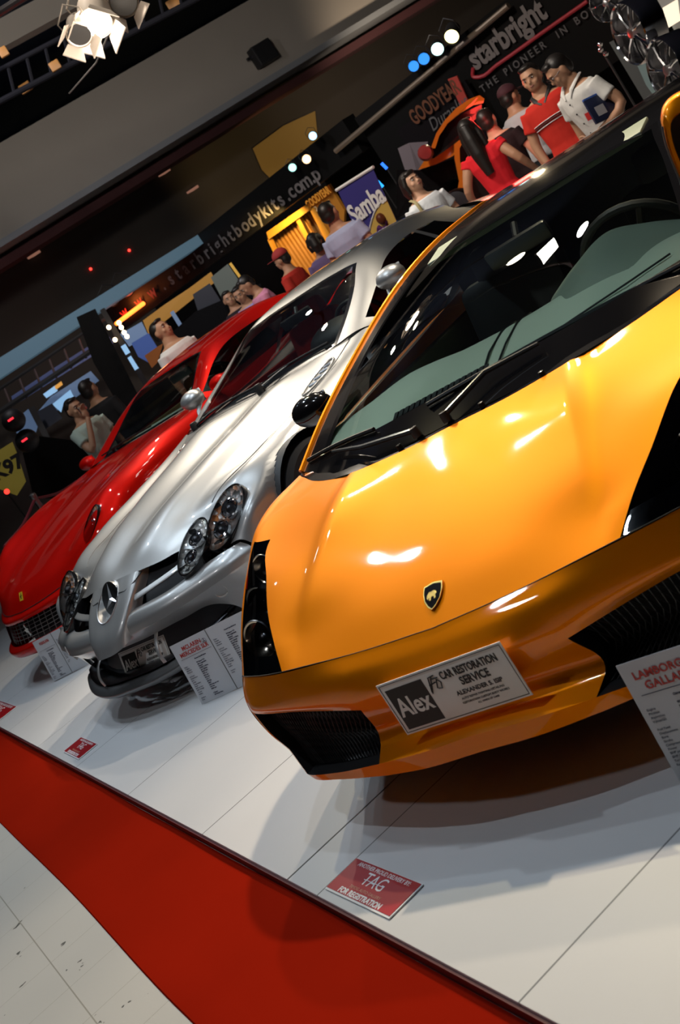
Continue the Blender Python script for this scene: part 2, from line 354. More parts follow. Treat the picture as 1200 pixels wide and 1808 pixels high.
# ---------------------------------------------------------------- stage: platform, carpet, hall floor
EDGE = 0.59; PX0, PX1 = -13.2, 4.0
def line_tex(name, base, linecol, axis_spec, rough=.4, spots=None, spec=.5, coat=0.):
    """base colour with straight joint lines: axis_spec = list of (axis, offset, period, half width)"""
    m = D.materials.new(name); m.use_nodes = True; nt = m.node_tree; b = nt.nodes['Principled BSDF']; b.inputs['Roughness'].default_value = rough
    b.inputs['Specular IOR Level'].default_value = spec; b.inputs['Coat Weight'].default_value = coat
    tc = nt.nodes.new('ShaderNodeTexCoord'); sp = nt.nodes.new('ShaderNodeSeparateXYZ'); nt.links.new(tc.outputs['Object'], sp.inputs[0])
    acc = None
    def mth(op, a, b_=None, v=None):
        n = nt.nodes.new('ShaderNodeMath'); n.operation = op; nt.links.new(a, n.inputs[0])
        if b_ is not None: nt.links.new(b_, n.inputs[1])
        elif v is not None: n.inputs[1].default_value = v
        return n.outputs[0]
    for ax, off, per, hw in axis_spec:
        x = mth('SUBTRACT', sp.outputs[ax], v=off - hw - 1000 * per); x = mth('MODULO', x, v=per); x = mth('LESS_THAN', x, v=2 * hw)
        acc = x if acc is None else mth('MAXIMUM', acc, x)
    nz = nt.nodes.new('ShaderNodeTexNoise'); nz.inputs['Scale'].default_value = 1.7; nz.inputs['Detail'].default_value = 8; nt.links.new(tc.outputs['Object'], nz.inputs['Vector'])
    m1 = nt.nodes.new('ShaderNodeMix'); m1.data_type = 'RGBA'; m1.inputs[6].default_value = (*[c * .93 for c in base], 1); m1.inputs[7].default_value = (*[min(1, c * 1.05) for c in base], 1); nt.links.new(nz.outputs['Fac'], m1.inputs[0])
    last = m1.outputs[2]
    if spots:
        n2 = nt.nodes.new('ShaderNodeTexNoise'); n2.inputs['Scale'].default_value = 16; n2.inputs['Detail'].default_value = 2; nt.links.new(tc.outputs['Object'], n2.inputs['Vector'])
        s_ = mth('GREATER_THAN', n2.outputs['Fac'], v=spots[0]); m3 = nt.nodes.new('ShaderNodeMix'); m3.data_type = 'RGBA'; nt.links.new(s_, m3.inputs[0]); nt.links.new(last, m3.inputs[6]); m3.inputs[7].default_value = (*spots[1], 1); last = m3.outputs[2]
    m2 = nt.nodes.new('ShaderNodeMix'); m2.data_type = 'RGBA'; nt.links.new(acc, m2.inputs[0]); nt.links.new(last, m2.inputs[6]); m2.inputs[7].default_value = (*linecol, 1)
    nt.links.new(m2.outputs[2], b.inputs['Base Color'])
    return m
# hall floor, vinyl tiles
bm = bmesh.new(); box(bm, (-15, 10, FLOOR - .05), (70, 46, .1))
tag(finish(bm, 'floor', line_tex('vinyl floor tiles', (.49, .485, .45), (.30, .29, .25), [(0, -4.314, .302, .0013), (1, -.036, .906, .0022)], .35, spots=(.715, (.12, .12, .11)))), kind='structure')
# white display platform
bm = bmesh.new(); box(bm, ((PX0 + PX1) / 2, (EDGE + PLAT_Y) / 2, FLOOR / 2 - .0005), (PX1 - PX0, PLAT_Y - EDGE, -FLOOR - .001), bev=.002)
pf = finish(bm, 'platform', line_tex('white platform boards', (.65, .65, .65), (.17, .17, .17), [(0, -2.137, 1.003, .0028)], .42, spec=.35))
tag(pf, 'low white display platform of wide boards under the three cars', 'platform')
bm = bmesh.new(); box(bm, ((PX0 + PX1) / 2, EDGE - .004, FLOOR / 2 - .004), (PX1 - PX0, .008, -FLOOR - .012))
o = finish(bm, 'edge_trim', mat('maroon edge paint', (.11, .012, .012), .6), pf); o['label'] = 'dark maroon front edge of the platform'
box_obj('board_joint', (-3.355, EDGE + 1.2, .0002), (.005, 2.4, .0006), mat('joint line', (.14, .14, .14), .6), pf)
# red carpet runner with a slightly wavy outer edge
CE = [(-14, .17), (-6.43, .168), (-5.75, .167), (-5.35, .168), (-4.63, .165), (-4.07, .155), (-3.70, .148), (-3.40, .145), (-3.19, .146), (-2.4, .15), (4, .15)]
pts = spline([(a, b_, 0) for a, b_ in CE], 12)
bm = bmesh.new(); cols = []
for p in pts:
    r_ = []
    for k in range(13):
        t = k / 12; y = p.y + (EDGE - .010 - p.y) * t; z = FLOOR + .005 + .0025 * sin(p.x * 2.1 + y * 3) + .002 * sin(p.x * 5.3)
        if k == 0: z = FLOOR + .0005
        if k == 1: y = p.y + .004; z = FLOOR + .006
        if k == 2: y = p.y + .05; z += .004
        r_.append(bm.verts.new((p.x, y, z)))
    cols.append(r_)
for a, b_ in zip(cols, cols[1:]):
    for k in range(12): bm.faces.new((a[k], b_[k], b_[k + 1], a[k + 1]))
cp = finish(bm, 'red_carpet', mat('red carpet', (.25, .010, .003), .95, spec=.0, noise=(3, .08), bump=(900, .35, .002)))
tag(cp, 'long red carpet runner along the front of the white platform', 'carpet')
# ---------------------------------------------------------------- orange sports car
def body_side_arches(bm, arches):
    for yw, zw, R in arches: arch_cut(bm, yw, zw, R)
def liner(parent, arches, xo, xi=.5):
    for yw, zw, R in arches:
        for sg in (1, -1):
            bm = bmesh.new(); lathe(bm, [(R * 1.0, sg * xo), (R * 1.0, sg * xi), (0, sg * xi)], c=(0, yw, zw), axis=(1, 0, 0), n=40)
            for v in bm.verts: v.co.z = max(v.co.z, .03)
            finish(bm, 'wheel_arch_liner', M['black'], parent)
def lambo():
    root = empty('sports_car', (LAM[1], LAM[2], 0), LAM[0], 'orange wedge-shaped sports car with black roof, nearest of the three cars on the white platform', 'car')
    OR, BG = M['orange'], M['blackgloss']
    rows = [
     [(0,.09,.498),(.25,.10,.505),(.49,.118,.520),(.54,.123,.523),(.80,.245,.507),(.832,.27,.500),(.835,.225,.44),(.80,.19,.346),(.77,.19,.265),(.73,.165,.185)],
     [(0,.19,.561),(.25,.19,.563),(.485,.20,.566),(.58,.20,.575),(.84,.385,.590),(.87,.425,.597),(.90,.40,.50),(.88,.37,.36),(.85,.36,.25),(.82,.36,.17)],
     [(0,.29,.618),(.24,.29,.619),(.470,.29,.632),(.632,.30,.628),(.865,.51,.655),(.89,.55,.665),(.93,.52,.55),(.93,.50,.38),(.90,.50,.25),(.87,.50,.16)],
     [(0,.41,.679),(.22,.41,.680),(.445,.41,.700),(.685,.435,.688),(.868,.60,.708),(.895,.64,.712),(.945,.64,.60),(.95,.64,.40),(.93,.64,.26),(.90,.64,.16)],
     [(0,.51,.727),(.21,.51,.728),(.420,.51,.752),(.765,.64,.745),(.862,.68,.752),(.900,.73,.757),(.955,.76,.65),(.965,.78,.45),(.95,.78,.27),(.91,.78,.16)],
     [(0,.59,.764),(.20,.59,.765),(.405,.60,.787),(.700,.77,.785),(.84,.84,.788),(.91,.87,.786),(.96,.90,.69),(.97,.92,.48),(.955,.92,.28),(.92,.92,.16)],
     [(0,.665,.800),(.2,.667,.799),(.39,.678,.808),(.64,.83,.805),(.80,.985,.806),(.875,1.06,.797),(.945,1.08,.70),(.965,1.1,.48),(.955,1.1,.28),(.92,1.1,.16)],
    ]
    S = Surf(rows, 8, ucr=(2,), vcr=())
    for i in range(S.V + 1):      # the raised crease either side of the bonnet, fading towards the nose
        fade = max(0., min(1., (i / S.n - .9) / 2.2)) ** .8
        for j in range(S.U + 1):
            u = j / S.n
            if 2 < u < 3: S.P[i][j].z -= .010 * fade * (1 - math.exp(-(u - 2) / .07)) * (3 - u)
            elif 1.2 < u < 2: S.P[i][j].z -= .002 * fade * (1 - math.exp(-(2 - u) / .10)) * (u - 1.2) / .8
    side = [[rows[6][c] for c in (5,6,7,8,9)],
     [(.86,1.45,.825),(.92,1.45,.70),(.945,1.45,.48),(.945,1.45,.28),(.90,1.45,.16)],
     [(.86,2.1,.855),(.92,2.1,.73),(.93,2.1,.50),(.94,2.1,.28),(.91,2.1,.16)],
     [(.86,2.75,.895),(.95,2.8,.77),(.96,2.8,.52),(.95,2.8,.28),(.92,2.8,.16)],
     [(.85,3.45,.90),(.95,3.45,.77),(.965,3.45,.52),(.95,3.45,.28),(.92,3.45,.17)],
     [(.80,4.05,.865),(.90,4.0,.74),(.92,4.0,.5),(.9,4.0,.3),(.88,4.0,.2)],
     [(.70,4.28,.80),(.82,4.24,.68),(.86,4.22,.5),(.84,4.24,.32),(.8,4.2,.22)]]
    S2 = Surf(side, 8, vcr=(0,))
    deck = [[(0,2.95,1.06),(.3,2.93,1.05),(.6,2.85,.99),(.86,2.75,.895)],
            [(0,3.45,.96),(.3,3.45,.955),(.62,3.45,.935),(.85,3.45,.90)],
            [(0,4.08,.89),(.3,4.08,.888),(.6,4.07,.88),(.80,4.05,.865)],
            [(0,4.32,.82),(.3,4.32,.82),(.55,4.3,.81),(.70,4.28,.80)]]
    tail = [[(0,4.32,.82),(.3,4.32,.82),(.55,4.3,.81),(.70,4.28,.80)],[(0,4.33,.6),(.3,4.33,.6),(.6,4.3,.6),(.86,4.22,.5)],[(0,4.25,.25),(.3,4.25,.25),(.6,4.24,.24),(.8,4.2,.22)]]
    A = [(.88,.33,.365),(3.44,.34,.375)]
    bm = bmesh.new()
    S.add(bm, lambda v, u: not (3 < u < 4 and v < 4)); S2.add(bm, lambda v, u: True)
    Surf(deck, 6).add(bm, lambda v, u: True); Surf(tail, 6).add(bm, lambda v, u: True)
    weld(bm, .0015); body_side_arches(bm, A); finish(bm, 'body_shell', OR, root, angle=40)
    # bumper: rows run downwards
    def B(zs): return zs
    b = [
     [(0,.089,.496),(.17,.094,.500),(.33,.103,.507),(.56,.123,.520),(.80,.244,.505),(.832,.269,.498)],
     [(0,.055,.455),(.17,.058,.458),(.33,.066,.464),(.58,.115,.470),(.80,.205,.452),(.835,.225,.44)],
     [(0,.030,.412),(.17,.036,.413),(.34,.058,.400),(.60,.115,.415),(.79,.185,.420),(.828,.212,.412)],
     [(0,.040,.36),(.17,.045,.36),(.325,.060,.368),(.58,.125,.395),(.78,.185,.405),(.82,.205,.405)],
     [(0,.050,.29),(.17,.055,.285),(.352,.085,.262),(.60,.13,.31),(.76,.175,.34),(.80,.19,.346)],
     [(0,.035,.268),(.17,.035,.262),(.350,.070,.250),(.58,.12,.265),(.74,.17,.275),(.77,.19,.265)],
     [(0,-.025,.250),(.17,-.020,.243),(.335,.010,.232),(.56,.085,.205),(.71,.14,.196),(.735,.158,.192)],
     [(0,-.030,.205),(.17,-.024,.200),(.335,.008,.195),(.56,.080,.186),(.70,.138,.180),(.73,.160,.180)],
     [(0,.10,.165),(.17,.11,.163),(.33,.15,.160),(.54,.22,.158),(.68,.27,.158),(.72,.30,.158)],
    ]
    Bs = Surf(b, 8, ucr=(2,), vcr=(3,5,6,7))
    hole = lambda v, u: 3 < v < 6 and 2 < u < 4.7
    bm = bmesh.new(); Bs.add(bm, lambda v, u: not hole(v, u)); weld(bm, .0006)
    bp = finish(bm, 'front_bumper', OR, root, angle=30)
    # intake recess: rim walls plus mesh at the back
    off = lambda s, i, j: Vector((-.02, .10, .0))
    for sg in (1, -1):
        bm = bmesh.new(); Bs.add(bm, hole, mirror=False, off=off)
        for v in bm.verts: v.co.x *= sg
        loop = Bs.vline(3, 2, 4.7) + Bs.uline(4.7, 3, 6)[1:] + Bs.vline(6, 2, 4.7)[::-1][1:] + Bs.uline(2, 3, 6)[::-1][1:-1]
        a = [bm.verts.new((p.x * sg, p.y, p.z)) for p in loop]; c_ = [bm.verts.new((p.x * sg - .02 * sg, p.y + .10, p.z)) for p in loop]
        for k in range(len(a)):
            q = (a[k], a[(k + 1) % len(a)], c_[(k + 1) % len(a)], c_[k]); bm.faces.new(q)
        finish(bm, 'air_intake', M['black'], bp)
    # honeycomb mesh in the intakes
    for sg in (1, -1):
        bm = bmesh.new()
        for i in range(0, 40):
            for kk in (0, 1):
                u0 = 2.05 + i * .068
                if u0 > 4.65: continue
                pts = []
                for t in range(9):
                    uu = u0 + (.25 if kk else -.25) * t / 8 * 1.2
                    if 2.02 < uu < 4.68:
                        p = Bs.at(3.05 + 2.9 * t / 8, uu); pts.append((p.x * sg, p.y + .045, p.z))
                if len(pts) > 2: tube(bm, pts, .0018, 4, caps=False)
        finish(bm, 'intake_grille', M['blackplastic'], bp)
    bm = bmesh.new()
    for sg in (1, -1):
        L = [Vector((p.x * sg, p.y - .001, p.z - .001)) for p in S.vline(0, 0, 5)]
        tube(bm, L, .0012, 6)
    finish(bm, 'panel_gap', M['black'], root)
    # headlamps
    for sg, nm in ((-1, 'headlamp'), (1, 'headlamp')):
        e = D.objects.new(nm, None); link(e, root)
        lamp = lambda v, u: 3 < u < 4 and v < 4
        def one(bm, off):
            vm = {}
            for i in range(S.V):
                for j in range(S.U):
                    if lamp((i + .5) / S.n, (j + .5) / S.n):
                        q = []
                        for (a, c_) in ((i, j), (i, j + 1), (i + 1, j + 1), (i + 1, j)):
                            if (a, c_) not in vm:
                                p = S.P[a][c_] + off(a, c_); vm[a, c_] = bm.verts.new((p.x * sg, p.y, p.z))
                            q.append(vm[a, c_])
                        bm.faces.new(q)
            return vm
        bm = bmesh.new(); one(bm, lambda a, c_: Vector((0, 0, 0))); finish(bm, 'lamp_cover', M['lampglass'], e)
        bm = bmesh.new(); vm = one(bm, lambda a, c_: Vector((-.01, .07, -.06)))
        loop = S.vline(0, 3, 4) + S.uline(4, 0, 4)[1:] + S.vline(4, 3, 4)[::-1][1:] + S.uline(3, 0, 4)[::-1][1:-1]
        a = [bm.verts.new((p.x * sg, p.y, p.z)) for p in loop]; c_ = [bm.verts.new(((p.x - .01) * sg, p.y + .07, p.z - .06)) for p in loop]
        for k in range(len(a)): bm.faces.new((a[k], a[(k + 1) % len(a)], c_[(k + 1) % len(a)], c_[k]))
        finish(bm, 'lamp_housing', M['blackgloss'], e)
        # black lower section under the glass
        bm = bmesh.new(); pb = [[S.at(v, u) for u in (3.02, 3.25, 3.5, 3.75, 3.98)] for v in (.03, .2, .4, .62)]
        vs = [[bm.verts.new((p.x * sg, p.y + .002, p.z - .002)) for p in r_] for r_ in pb]
        for r0, r1 in zip(vs, vs[1:]):
            for k in range(4): bm.faces.new((r0[k], r0[k + 1], r1[k + 1], r1[k]))
        finish(bm, 'lower_panel', M['blackgloss'], e)
        for (v, u, r_, mm) in ((1.25, 3.45, .062, 'satin'), (2.35, 3.42, .058, 'blackplastic'), (3.35, 3.45, .045, 'satin')):
            p = S.at(v, u); c = Vector((p.x * sg, p.y + .045, p.z - .035)); ax = Vector((sg * .1, -1, .25)).normalized()
            bm = bmesh.new(); lathe(bm, [(r_, .03), (r_ * .92, .028), (r_ * .75, 0), (r_ * .4, -.02), (0, -.028)], c=c, axis=ax, n=28)
            rf = finish(bm, 'reflector', mat('lamp reflector', (.62, .52, .42), .18, 1.) if mm == 'satin' else M['blackgloss'], e)
            bm = bmesh.new(); ellipsoid(bm, c - ax * .004, (r_ * .38,) * 3, seg=14, rings=8); lathe(bm, [(r_ * 1.02, .03), (r_ * 1.06, .026), (r_ * 1.0, .02)], c=c, axis=ax, n=28)
            finish(bm, 'projector_lens' , M['lampglass'] if mm != 'satin' else M['gunmetal'], rf)
    # greenhouse
    g = [
     [(0,.69,.803),(.38,.705,.803),(.70,.93,.806),(.845,1.055,.812),(.858,1.07,.812)],
     [(0,1.05,.945),(.36,1.07,.935),(.68,1.165,.900),(.80,1.20,.886),(.868,1.22,.82)],
     [(0,1.45,1.070),(.33,1.46,1.062),(.61,1.475,1.018),(.72,1.485,.997),(.868,1.5,.832)],
     [(0,1.80,1.135),(.28,1.82,1.133),(.50,1.87,1.120),(.60,1.93,1.125),(.868,1.9,.852)],
     [(0,2.3,1.170),(.25,2.3,1.168),(.44,2.32,1.164),(.52,2.36,1.162),(.866,2.3,.872)],
     [(0,2.65,1.155),(.24,2.65,1.153),(.42,2.66,1.148),(.49,2.66,1.142),(.862,2.6,.885)],
     [(0,2.98,1.065),(.28,2.96,1.055),(.55,2.90,1.01),(.66,2.86,.985),(.86,2.76,.896)]]
    G = Surf(g, 10, ucr=(3,))
    frit = lambda v, u: (v < .36 and u < 2) or u > 1.86 - .12 * 0 or v > 2.86
    bm = bmesh.new(); G.add(bm, lambda v, u: v < 3 and u < 2 and not frit(v, u)); weld(bm); finish(bm, 'windscreen', M['glass'], root)
    bm = bmesh.new(); G.add(bm, lambda v, u: (v < 3 and u < 2 and frit(v, u))); weld(bm); finish(bm, 'windscreen_surround', mat('ceramic black edge', (.005, .005, .006), .05), root)
    bm = bmesh.new(); G.add(bm, lambda v, u: (v < 3 and 2 < u < 3) or (3 < v < 5 and u < 3) or (v > 5 and (u > 2 or False))); weld(bm); finish(bm, 'roof', BG, root)
    bm = bmesh.new(); G.add(bm, lambda v, u: v > 5 and u < 2); weld(bm); finish(bm, 'engine_cover_glass', BG, root)
    bm = bmesh.new(); G.add(bm, lambda v, u: u > 3.12 and .1 < v < 4.6); weld(bm); finish(bm, 'side_window', M['darkglass'], root)
    bm = bmesh.new(); G.add(bm, lambda v, u: u > 3 and not (u > 3.12 and .1 < v < 4.6) and v < 5); weld(bm); finish(bm, 'window_frame', M['blackplastic'], root)
    bm = bmesh.new()
    for sg in (1, -1):
        tube(bm, [Vector((p.x * sg + .004 * sg, p.y, p.z)) for p in G.uline(3, 0, 5)], .0095, 8)
    finish(bm, 'roof_rail', OR, root)
    # cowl with wipers
    wc = mat('wiper metal', (.10, .10, .10), .25, .6)
    cw = None
    bm = bmesh.new()
    cwl = [[S.at(6, u) for u in (0, .7, 1.4, 2, 2.6, 3.2, 4, 4.8)], [Vector((p.x, p.y + .045, p.z + .004)) for p in [S.at(6, u) for u in (0, .7, 1.4, 2, 2.6, 3.2, 4, 4.8)]]]
    for sg in (1, -1):
        a = [bm.verts.new((p.x * sg, p.y, p.z - .001)) for p in cwl[0]]; c_ = [bm.verts.new((p.x * sg, p.y, p.z)) for p in cwl[1]]
        for k in range(len(a) - 1): bm.faces.new((a[k], a[k + 1], c_[k + 1], c_[k]))
    weld(bm); finish(bm, 'cowl_panel', BG, root)
    def gl(x, v, h=.02):   # point just above the windscreen at half-width x and row v
        u = 0
        best = min(((abs(G.at(v, k / 20).x - abs(x)), k / 20) for k in range(60)), key=lambda t: t[0])[1]
        p = G.at(v, best); return Vector((math.copysign(p.x, x) if abs(x) > .01 else x, p.y - h * .4, p.z + h))
    def wiper(pv, a, b_, blade0, blade1):
        e = D.objects.new('windscreen_wiper', None); link(e, root)
        bm = bmesh.new(); tube(bm, [pv, a, b_], [.009, .008, .006], 8); lathe(bm, [(0, .012), (.012, .010), (.014, 0), (.014, -.02)], c=pv, n=16); finish(bm, 'wiper_arm', wc, e)
        bm = bmesh.new(); L = [blade0.lerp(blade1, t / 8) + Vector((0, 0, .006 * sin(pi * t / 8))) for t in range(9)]; tube(bm, L, .007, 6); tube(bm, [p - Vector((0, 0, .012)) for p in L], .004, 6); finish(bm, 'wiper_blade', M['blackplastic'], e)
    wiper(Vector((-.13,.69,.83)), gl(-.35, .13, .03), gl(-.56, .25, .02), gl(-.33, .36, .012), gl(-.78, .20, .012))
    wiper(Vector((-.02,.69,.83)), gl(.12, .25, .03), gl(.28, .30, .02), gl(-.12, .30, .014), gl(.68, .20, .014))
    for x in (-.2, .1, .3):
        bm = bmesh.new(); lathe(bm, [(0, .012), (.008, .010), (.010, -.004)], c=(x, .685, .806), n=10)
        finish(bm, 'washer_nozzle', M['gunmetal'], root)
    # badge on the bonnet
    p = S.at(.72, 0); nrm = Vector((0, -.53, .85)).normalized(); mwb = plane_mw(p + nrm * .002, (1, 0, 0), Vector((0, 1, .6)))
    shield = lambda s: [(x * s, y * s) for x, y in ((-.030,.034),(-.016,.037),(0,.040),(.016,.037),(.030,.034),(.031,.012),(.025,-.012),(.013,-.030),(0,-.040),(-.013,-.030),(-.025,-.012),(-.031,.012))]
    bm = bmesh.new(); prism(bm, shield(1.0), .004, mwb); bd = finish(bm, 'bonnet_badge', M['gold'], root, smooth=False)
    bm = bmesh.new(); prism(bm, shield(.86), .005, mwb); finish(bm, 'badge_field', BG, bd, smooth=False)
    bull = [(-.016,.004),(-.010,.012),(-.002,.010),(.006,.014),(.013,.010),(.016,.002),(.011,.000),(.013,-.010),(.008,-.012),(.006,-.003),(-.001,-.004),(-.003,-.014),(-.008,-.014),(-.008,-.004),(-.014,-.008)]
    bm = bmesh.new(); prism(bm, bull, .0062, mwb); finish(bm, 'bull_emblem', M['gold'], bd, smooth=False)
    # underside, wheels, mirrors
    bm = bmesh.new(); box(bm, (0, 2.2, .20), (1.5, 3.8, .08)); finish(bm, 'underbody', M['black'], root)
    liner(root, A, .93)
    for x, y in ((.83,.88),(-.83,.88),(.82,3.44),(-.82,3.44)): wheel(root, x, y, .33, .24, .24, M['gunmetal'])
    for sg in (-1, 1):
        e = D.objects.new('door_mirror', None); link(e, root)
        bm = bmesh.new(); ellipsoid(bm, (sg * .945, 1.43, .925), (.095, .055, .058)); 
        for v in bm.verts:
            if v.co.y > 1.45: v.co.y = 1.45
        finish(bm, 'mirror_housing', BG, e)
        bm = bmesh.new(); tube(bm, [(sg * .85, 1.43, .85), (sg * .88, 1.43, .87), (sg * .92, 1.43, .89)], [.03, .02, .02], 10, flat=.5); finish(bm, 'mirror_stalk', BG, e)
        box_obj('mirror_glass', (sg * .945, 1.4515, .925), (.15, .002, .085), M['chrome'], e)
    # interior
    e = D.objects.new('interior', None); link(e, root)
    dr = [[(0,.86,.835),(.2,.865,.835),(.38,.88,.838),(.56,.93,.838),(.74,1.03,.836)],
          [(0,1.02,.868),(.2,1.03,.870),(.38,1.04,.875),(.56,1.06,.868),(.78,1.12,.85)],
          [(0,1.18,.880),(.2,1.19,.885),(.38,1.2,.90),(.56,1.2,.88),(.79,1.24,.855)],
          [(0,1.30,.860),(.2,1.31,.865),(.38,1.32,.88),(.56,1.32,.86),(.79,1.34,.84)],
          [(0,1.34,.70),(.2,1.34,.70),(.38,1.36,.72),(.56,1.36,.70),(.79,1.36,.70)],
          [(0,1.25,.40),(.2,1.25,.40),(.38,1.25,.4),(.56,1.25,.4),(.79,1.25,.4)]]
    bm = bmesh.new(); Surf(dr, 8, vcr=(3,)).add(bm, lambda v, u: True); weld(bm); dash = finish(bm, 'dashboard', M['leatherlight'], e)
    bm = bmesh.new()      # instrument hood in front of the driver (left-hand drive)
    hb = [[(.14,1.08,0.840),(.26,1.02,0.865),(.38,1.0,0.840),(.50,1.03,0.865),(.62,1.10,0.840)],
          [(.15,1.22,0.865),(.26,1.2,0.900),(.38,1.19,0.930),(.50,1.2,0.900),(.61,1.22,0.865)],
          [(.16,1.36,0.865),(.26,1.37,0.910),(.38,1.38,0.940),(.50,1.37,0.910),(.60,1.36,0.865)],
          [(.17,1.37,0.850),(.26,1.38,0.895),(.38,1.39,0.925),(.50,1.38,0.895),(.59,1.37,0.850)]]
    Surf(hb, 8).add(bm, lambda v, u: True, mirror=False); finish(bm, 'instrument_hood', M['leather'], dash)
    bm = bmesh.new()
    for k in range(16):
        x = -.30 + k * .022; p = Vector((x, .905, .853)); box(bm, p, (.014, .03, .004), Euler((.35, 0, 0)).to_matrix())
    box(bm, (-.13, .905, .848), (.36, .045, .004), Euler((.35, 0, 0)).to_matrix())
    finish(bm, 'defrost_vent', M['black'], dash)
    bm = bmesh.new(); tube(bm, [(.04,.87,.842),(.03,1.0,.871),(.02,1.15,.884),(0,1.30,.866)], .0035, 6); tube(bm, [(.09,.87,.842),(.09,1.0,.871),(.08,1.15,.886),(.06,1.30,.868)], .003, 6)
    tube(bm, [(.12,.885,.846),(.3,.91,.852),(.5,.97,.862),(.62,1.04,.865)], .003, 6)
    finish(bm, 'dashboard_seam', M['black'], dash)
    bm = bmesh.new(); st = Vector((.38, 1.52, .83)); ax = Vector((0, .9, .43)).normalized(); x_, y_, _ = frame_of(ax)
    tube(bm, [st + x_ * cos(t * pi / 16) * .18 + y_ * sin(t * pi / 16) * .18 for t in range(32)], .014, 8, closed=True)
    for t in (0, 10.6, 21.3): tube(bm, [st, st + x_ * cos(t * pi / 16) * .18 + y_ * sin(t * pi / 16) * .18], .014, 6)
    lathe(bm, [(0, .02), (.05, .015), (.06, -.02)], c=st, axis=-ax, n=20); finish(bm, 'steering_wheel', M['black'], e)
    for x in (-.37, .37):
        se = D.objects.new('seat', None); link(se, e)
        bm = bmesh.new(); box(bm, (x, 1.80, .38), (.48, .52, .16), bev=.05); finish(bm, 'seat_cushion', M['black'], se)
        bm = bmesh.new(); box(bm, (x, 2.12, .66), (.46, .13, .58), Euler((-.32, 0, 0)).to_matrix(), bev=.05); box(bm, (x, 2.21, .97), (.26, .10, .16), Euler((-.25, 0, 0)).to_matrix(), bev=.04); finish(bm, 'seat_back', M['black'], se)
    for sg in (-1, 1):
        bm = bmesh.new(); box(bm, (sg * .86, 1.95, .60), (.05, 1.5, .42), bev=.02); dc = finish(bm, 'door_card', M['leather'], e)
        bm = bmesh.new(); box(bm, (sg * .825, 1.75, .66), (.03, .5, .12), bev=.01); finish(bm, 'arm_rest', M['tan'], dc)
    bm = bmesh.new(); box(bm, (0, 1.8, .25), (1.7, 1.8, .05)); box(bm, (0, 2.62, .65), (1.6, .05, .85)); box(bm, (0, 1.75, .40), (.24, .9, .3), bev=.03); finish(bm, 'cabin_tub', M['black'], e)
    bm = bmesh.new(); box(bm, (0, 1.60, 1.035), (.24, .03, .065), Euler((.2, 0, .1)).to_matrix(), bev=.012); tube(bm, [(0, 1.62, 1.06), (0, 1.66, 1.10)], .012, 8); finish(bm, 'rear_view_mirror', M['blackplastic'], e)
    bm = bmesh.new(); box(bm, (0, 1.90, 1.125), (.9, .14, .02), Euler((.15, 0, 0)).to_matrix(), bev=.005); finish(bm, 'sun_visor', M['leather'], e)
    return root, S, G, Bs
lam_root, LS, LG, LB = lambo()
def show_plate(root, c, rz, tilt, w=.39, h=.15, full=True):
    """show number plate; c = centre in car coordinates"""
    e = D.objects.new('number_plate', None); link(e, root)
    R = Euler((tilt, 0, rz)).to_matrix(); xd = R @ Vector((1, 0, 0)); yd = R @ Vector((0, 0, 1)); m = plane_mw(Vector(c), xd, yd)
    wm = mat('plate white', (.88, .86, .80), .45); bk = mat('plate ink', (.02, .02, .018), .5)
    bm = bmesh.new(); box(bm, (0, 0, 0), (w, h, .003), bev=.001); bm.transform(m); finish(bm, 'plate_panel', wm, e)
    bm = bmesh.new(); z = .0022
    for (x, y, sx, sy) in ((0, h/2-.006, w-.012, .0014), (0, -h/2+.006, w-.012, .0014), (w/2-.006, 0, .0014, h-.012), (-w/2+.006, 0, .0014, h-.012)): box(bm, (x, y, z), (sx, sy, .0006))
    box(bm, (-w/2 + .075, -.004, z), (.118, h - .034, .0006)); bm.transform(m); finish(bm, 'plate_border', bk, e)
    T = lambda s, x, y, sz, mm, **k: text('plate_lettering', s, mm, e, m @ Matrix.Translation((x, y, .0026)), sz, ext=.0003, **k)
    T('Alex', -w/2 + .075, -.004, .072, wm, sx=.78, bold=.0015)
    T('CAR RESTORATION', .080, .043, .029, bk, sx=.66, bold=.0008); T('SERVICE', .082, .014, .030, bk, sx=.8, bold=.0008)
    T('ALEXANDER S. ISIP', .078, -.013, .0165, bk, sx=1.0, bold=.0003)
    T('AUTO REPAIR PAINTING DETAILING', .078, -.029, .0078, bk); T('RESTORATION CUSTOM BODY WORKS', .08, -.040, .0078, bk); T('ALL KINDS OF CARS', .082, -.050, .007, bk)
    bm = bmesh.new()
    for pts in (((-.052,.012),(-.040,.050),(-.022,.052)), ((-.048,.030),(-.026,.034)), ((-.030,.052),(-.052,.008)), ((-.030,.018),(-.020,.040),(-.012,.030),(-.018,.014),(-.028,.016)), ((-.036,.044),(-.014,.044))):
        tube(bm, [m @ Vector((x, y, .0026)) for x, y in pts], .0018, 4)
    finish(bm, 'plate_emblem', bk, e)
    return e
show_plate(lam_root, (.0, .012, .362), 0, -.05)
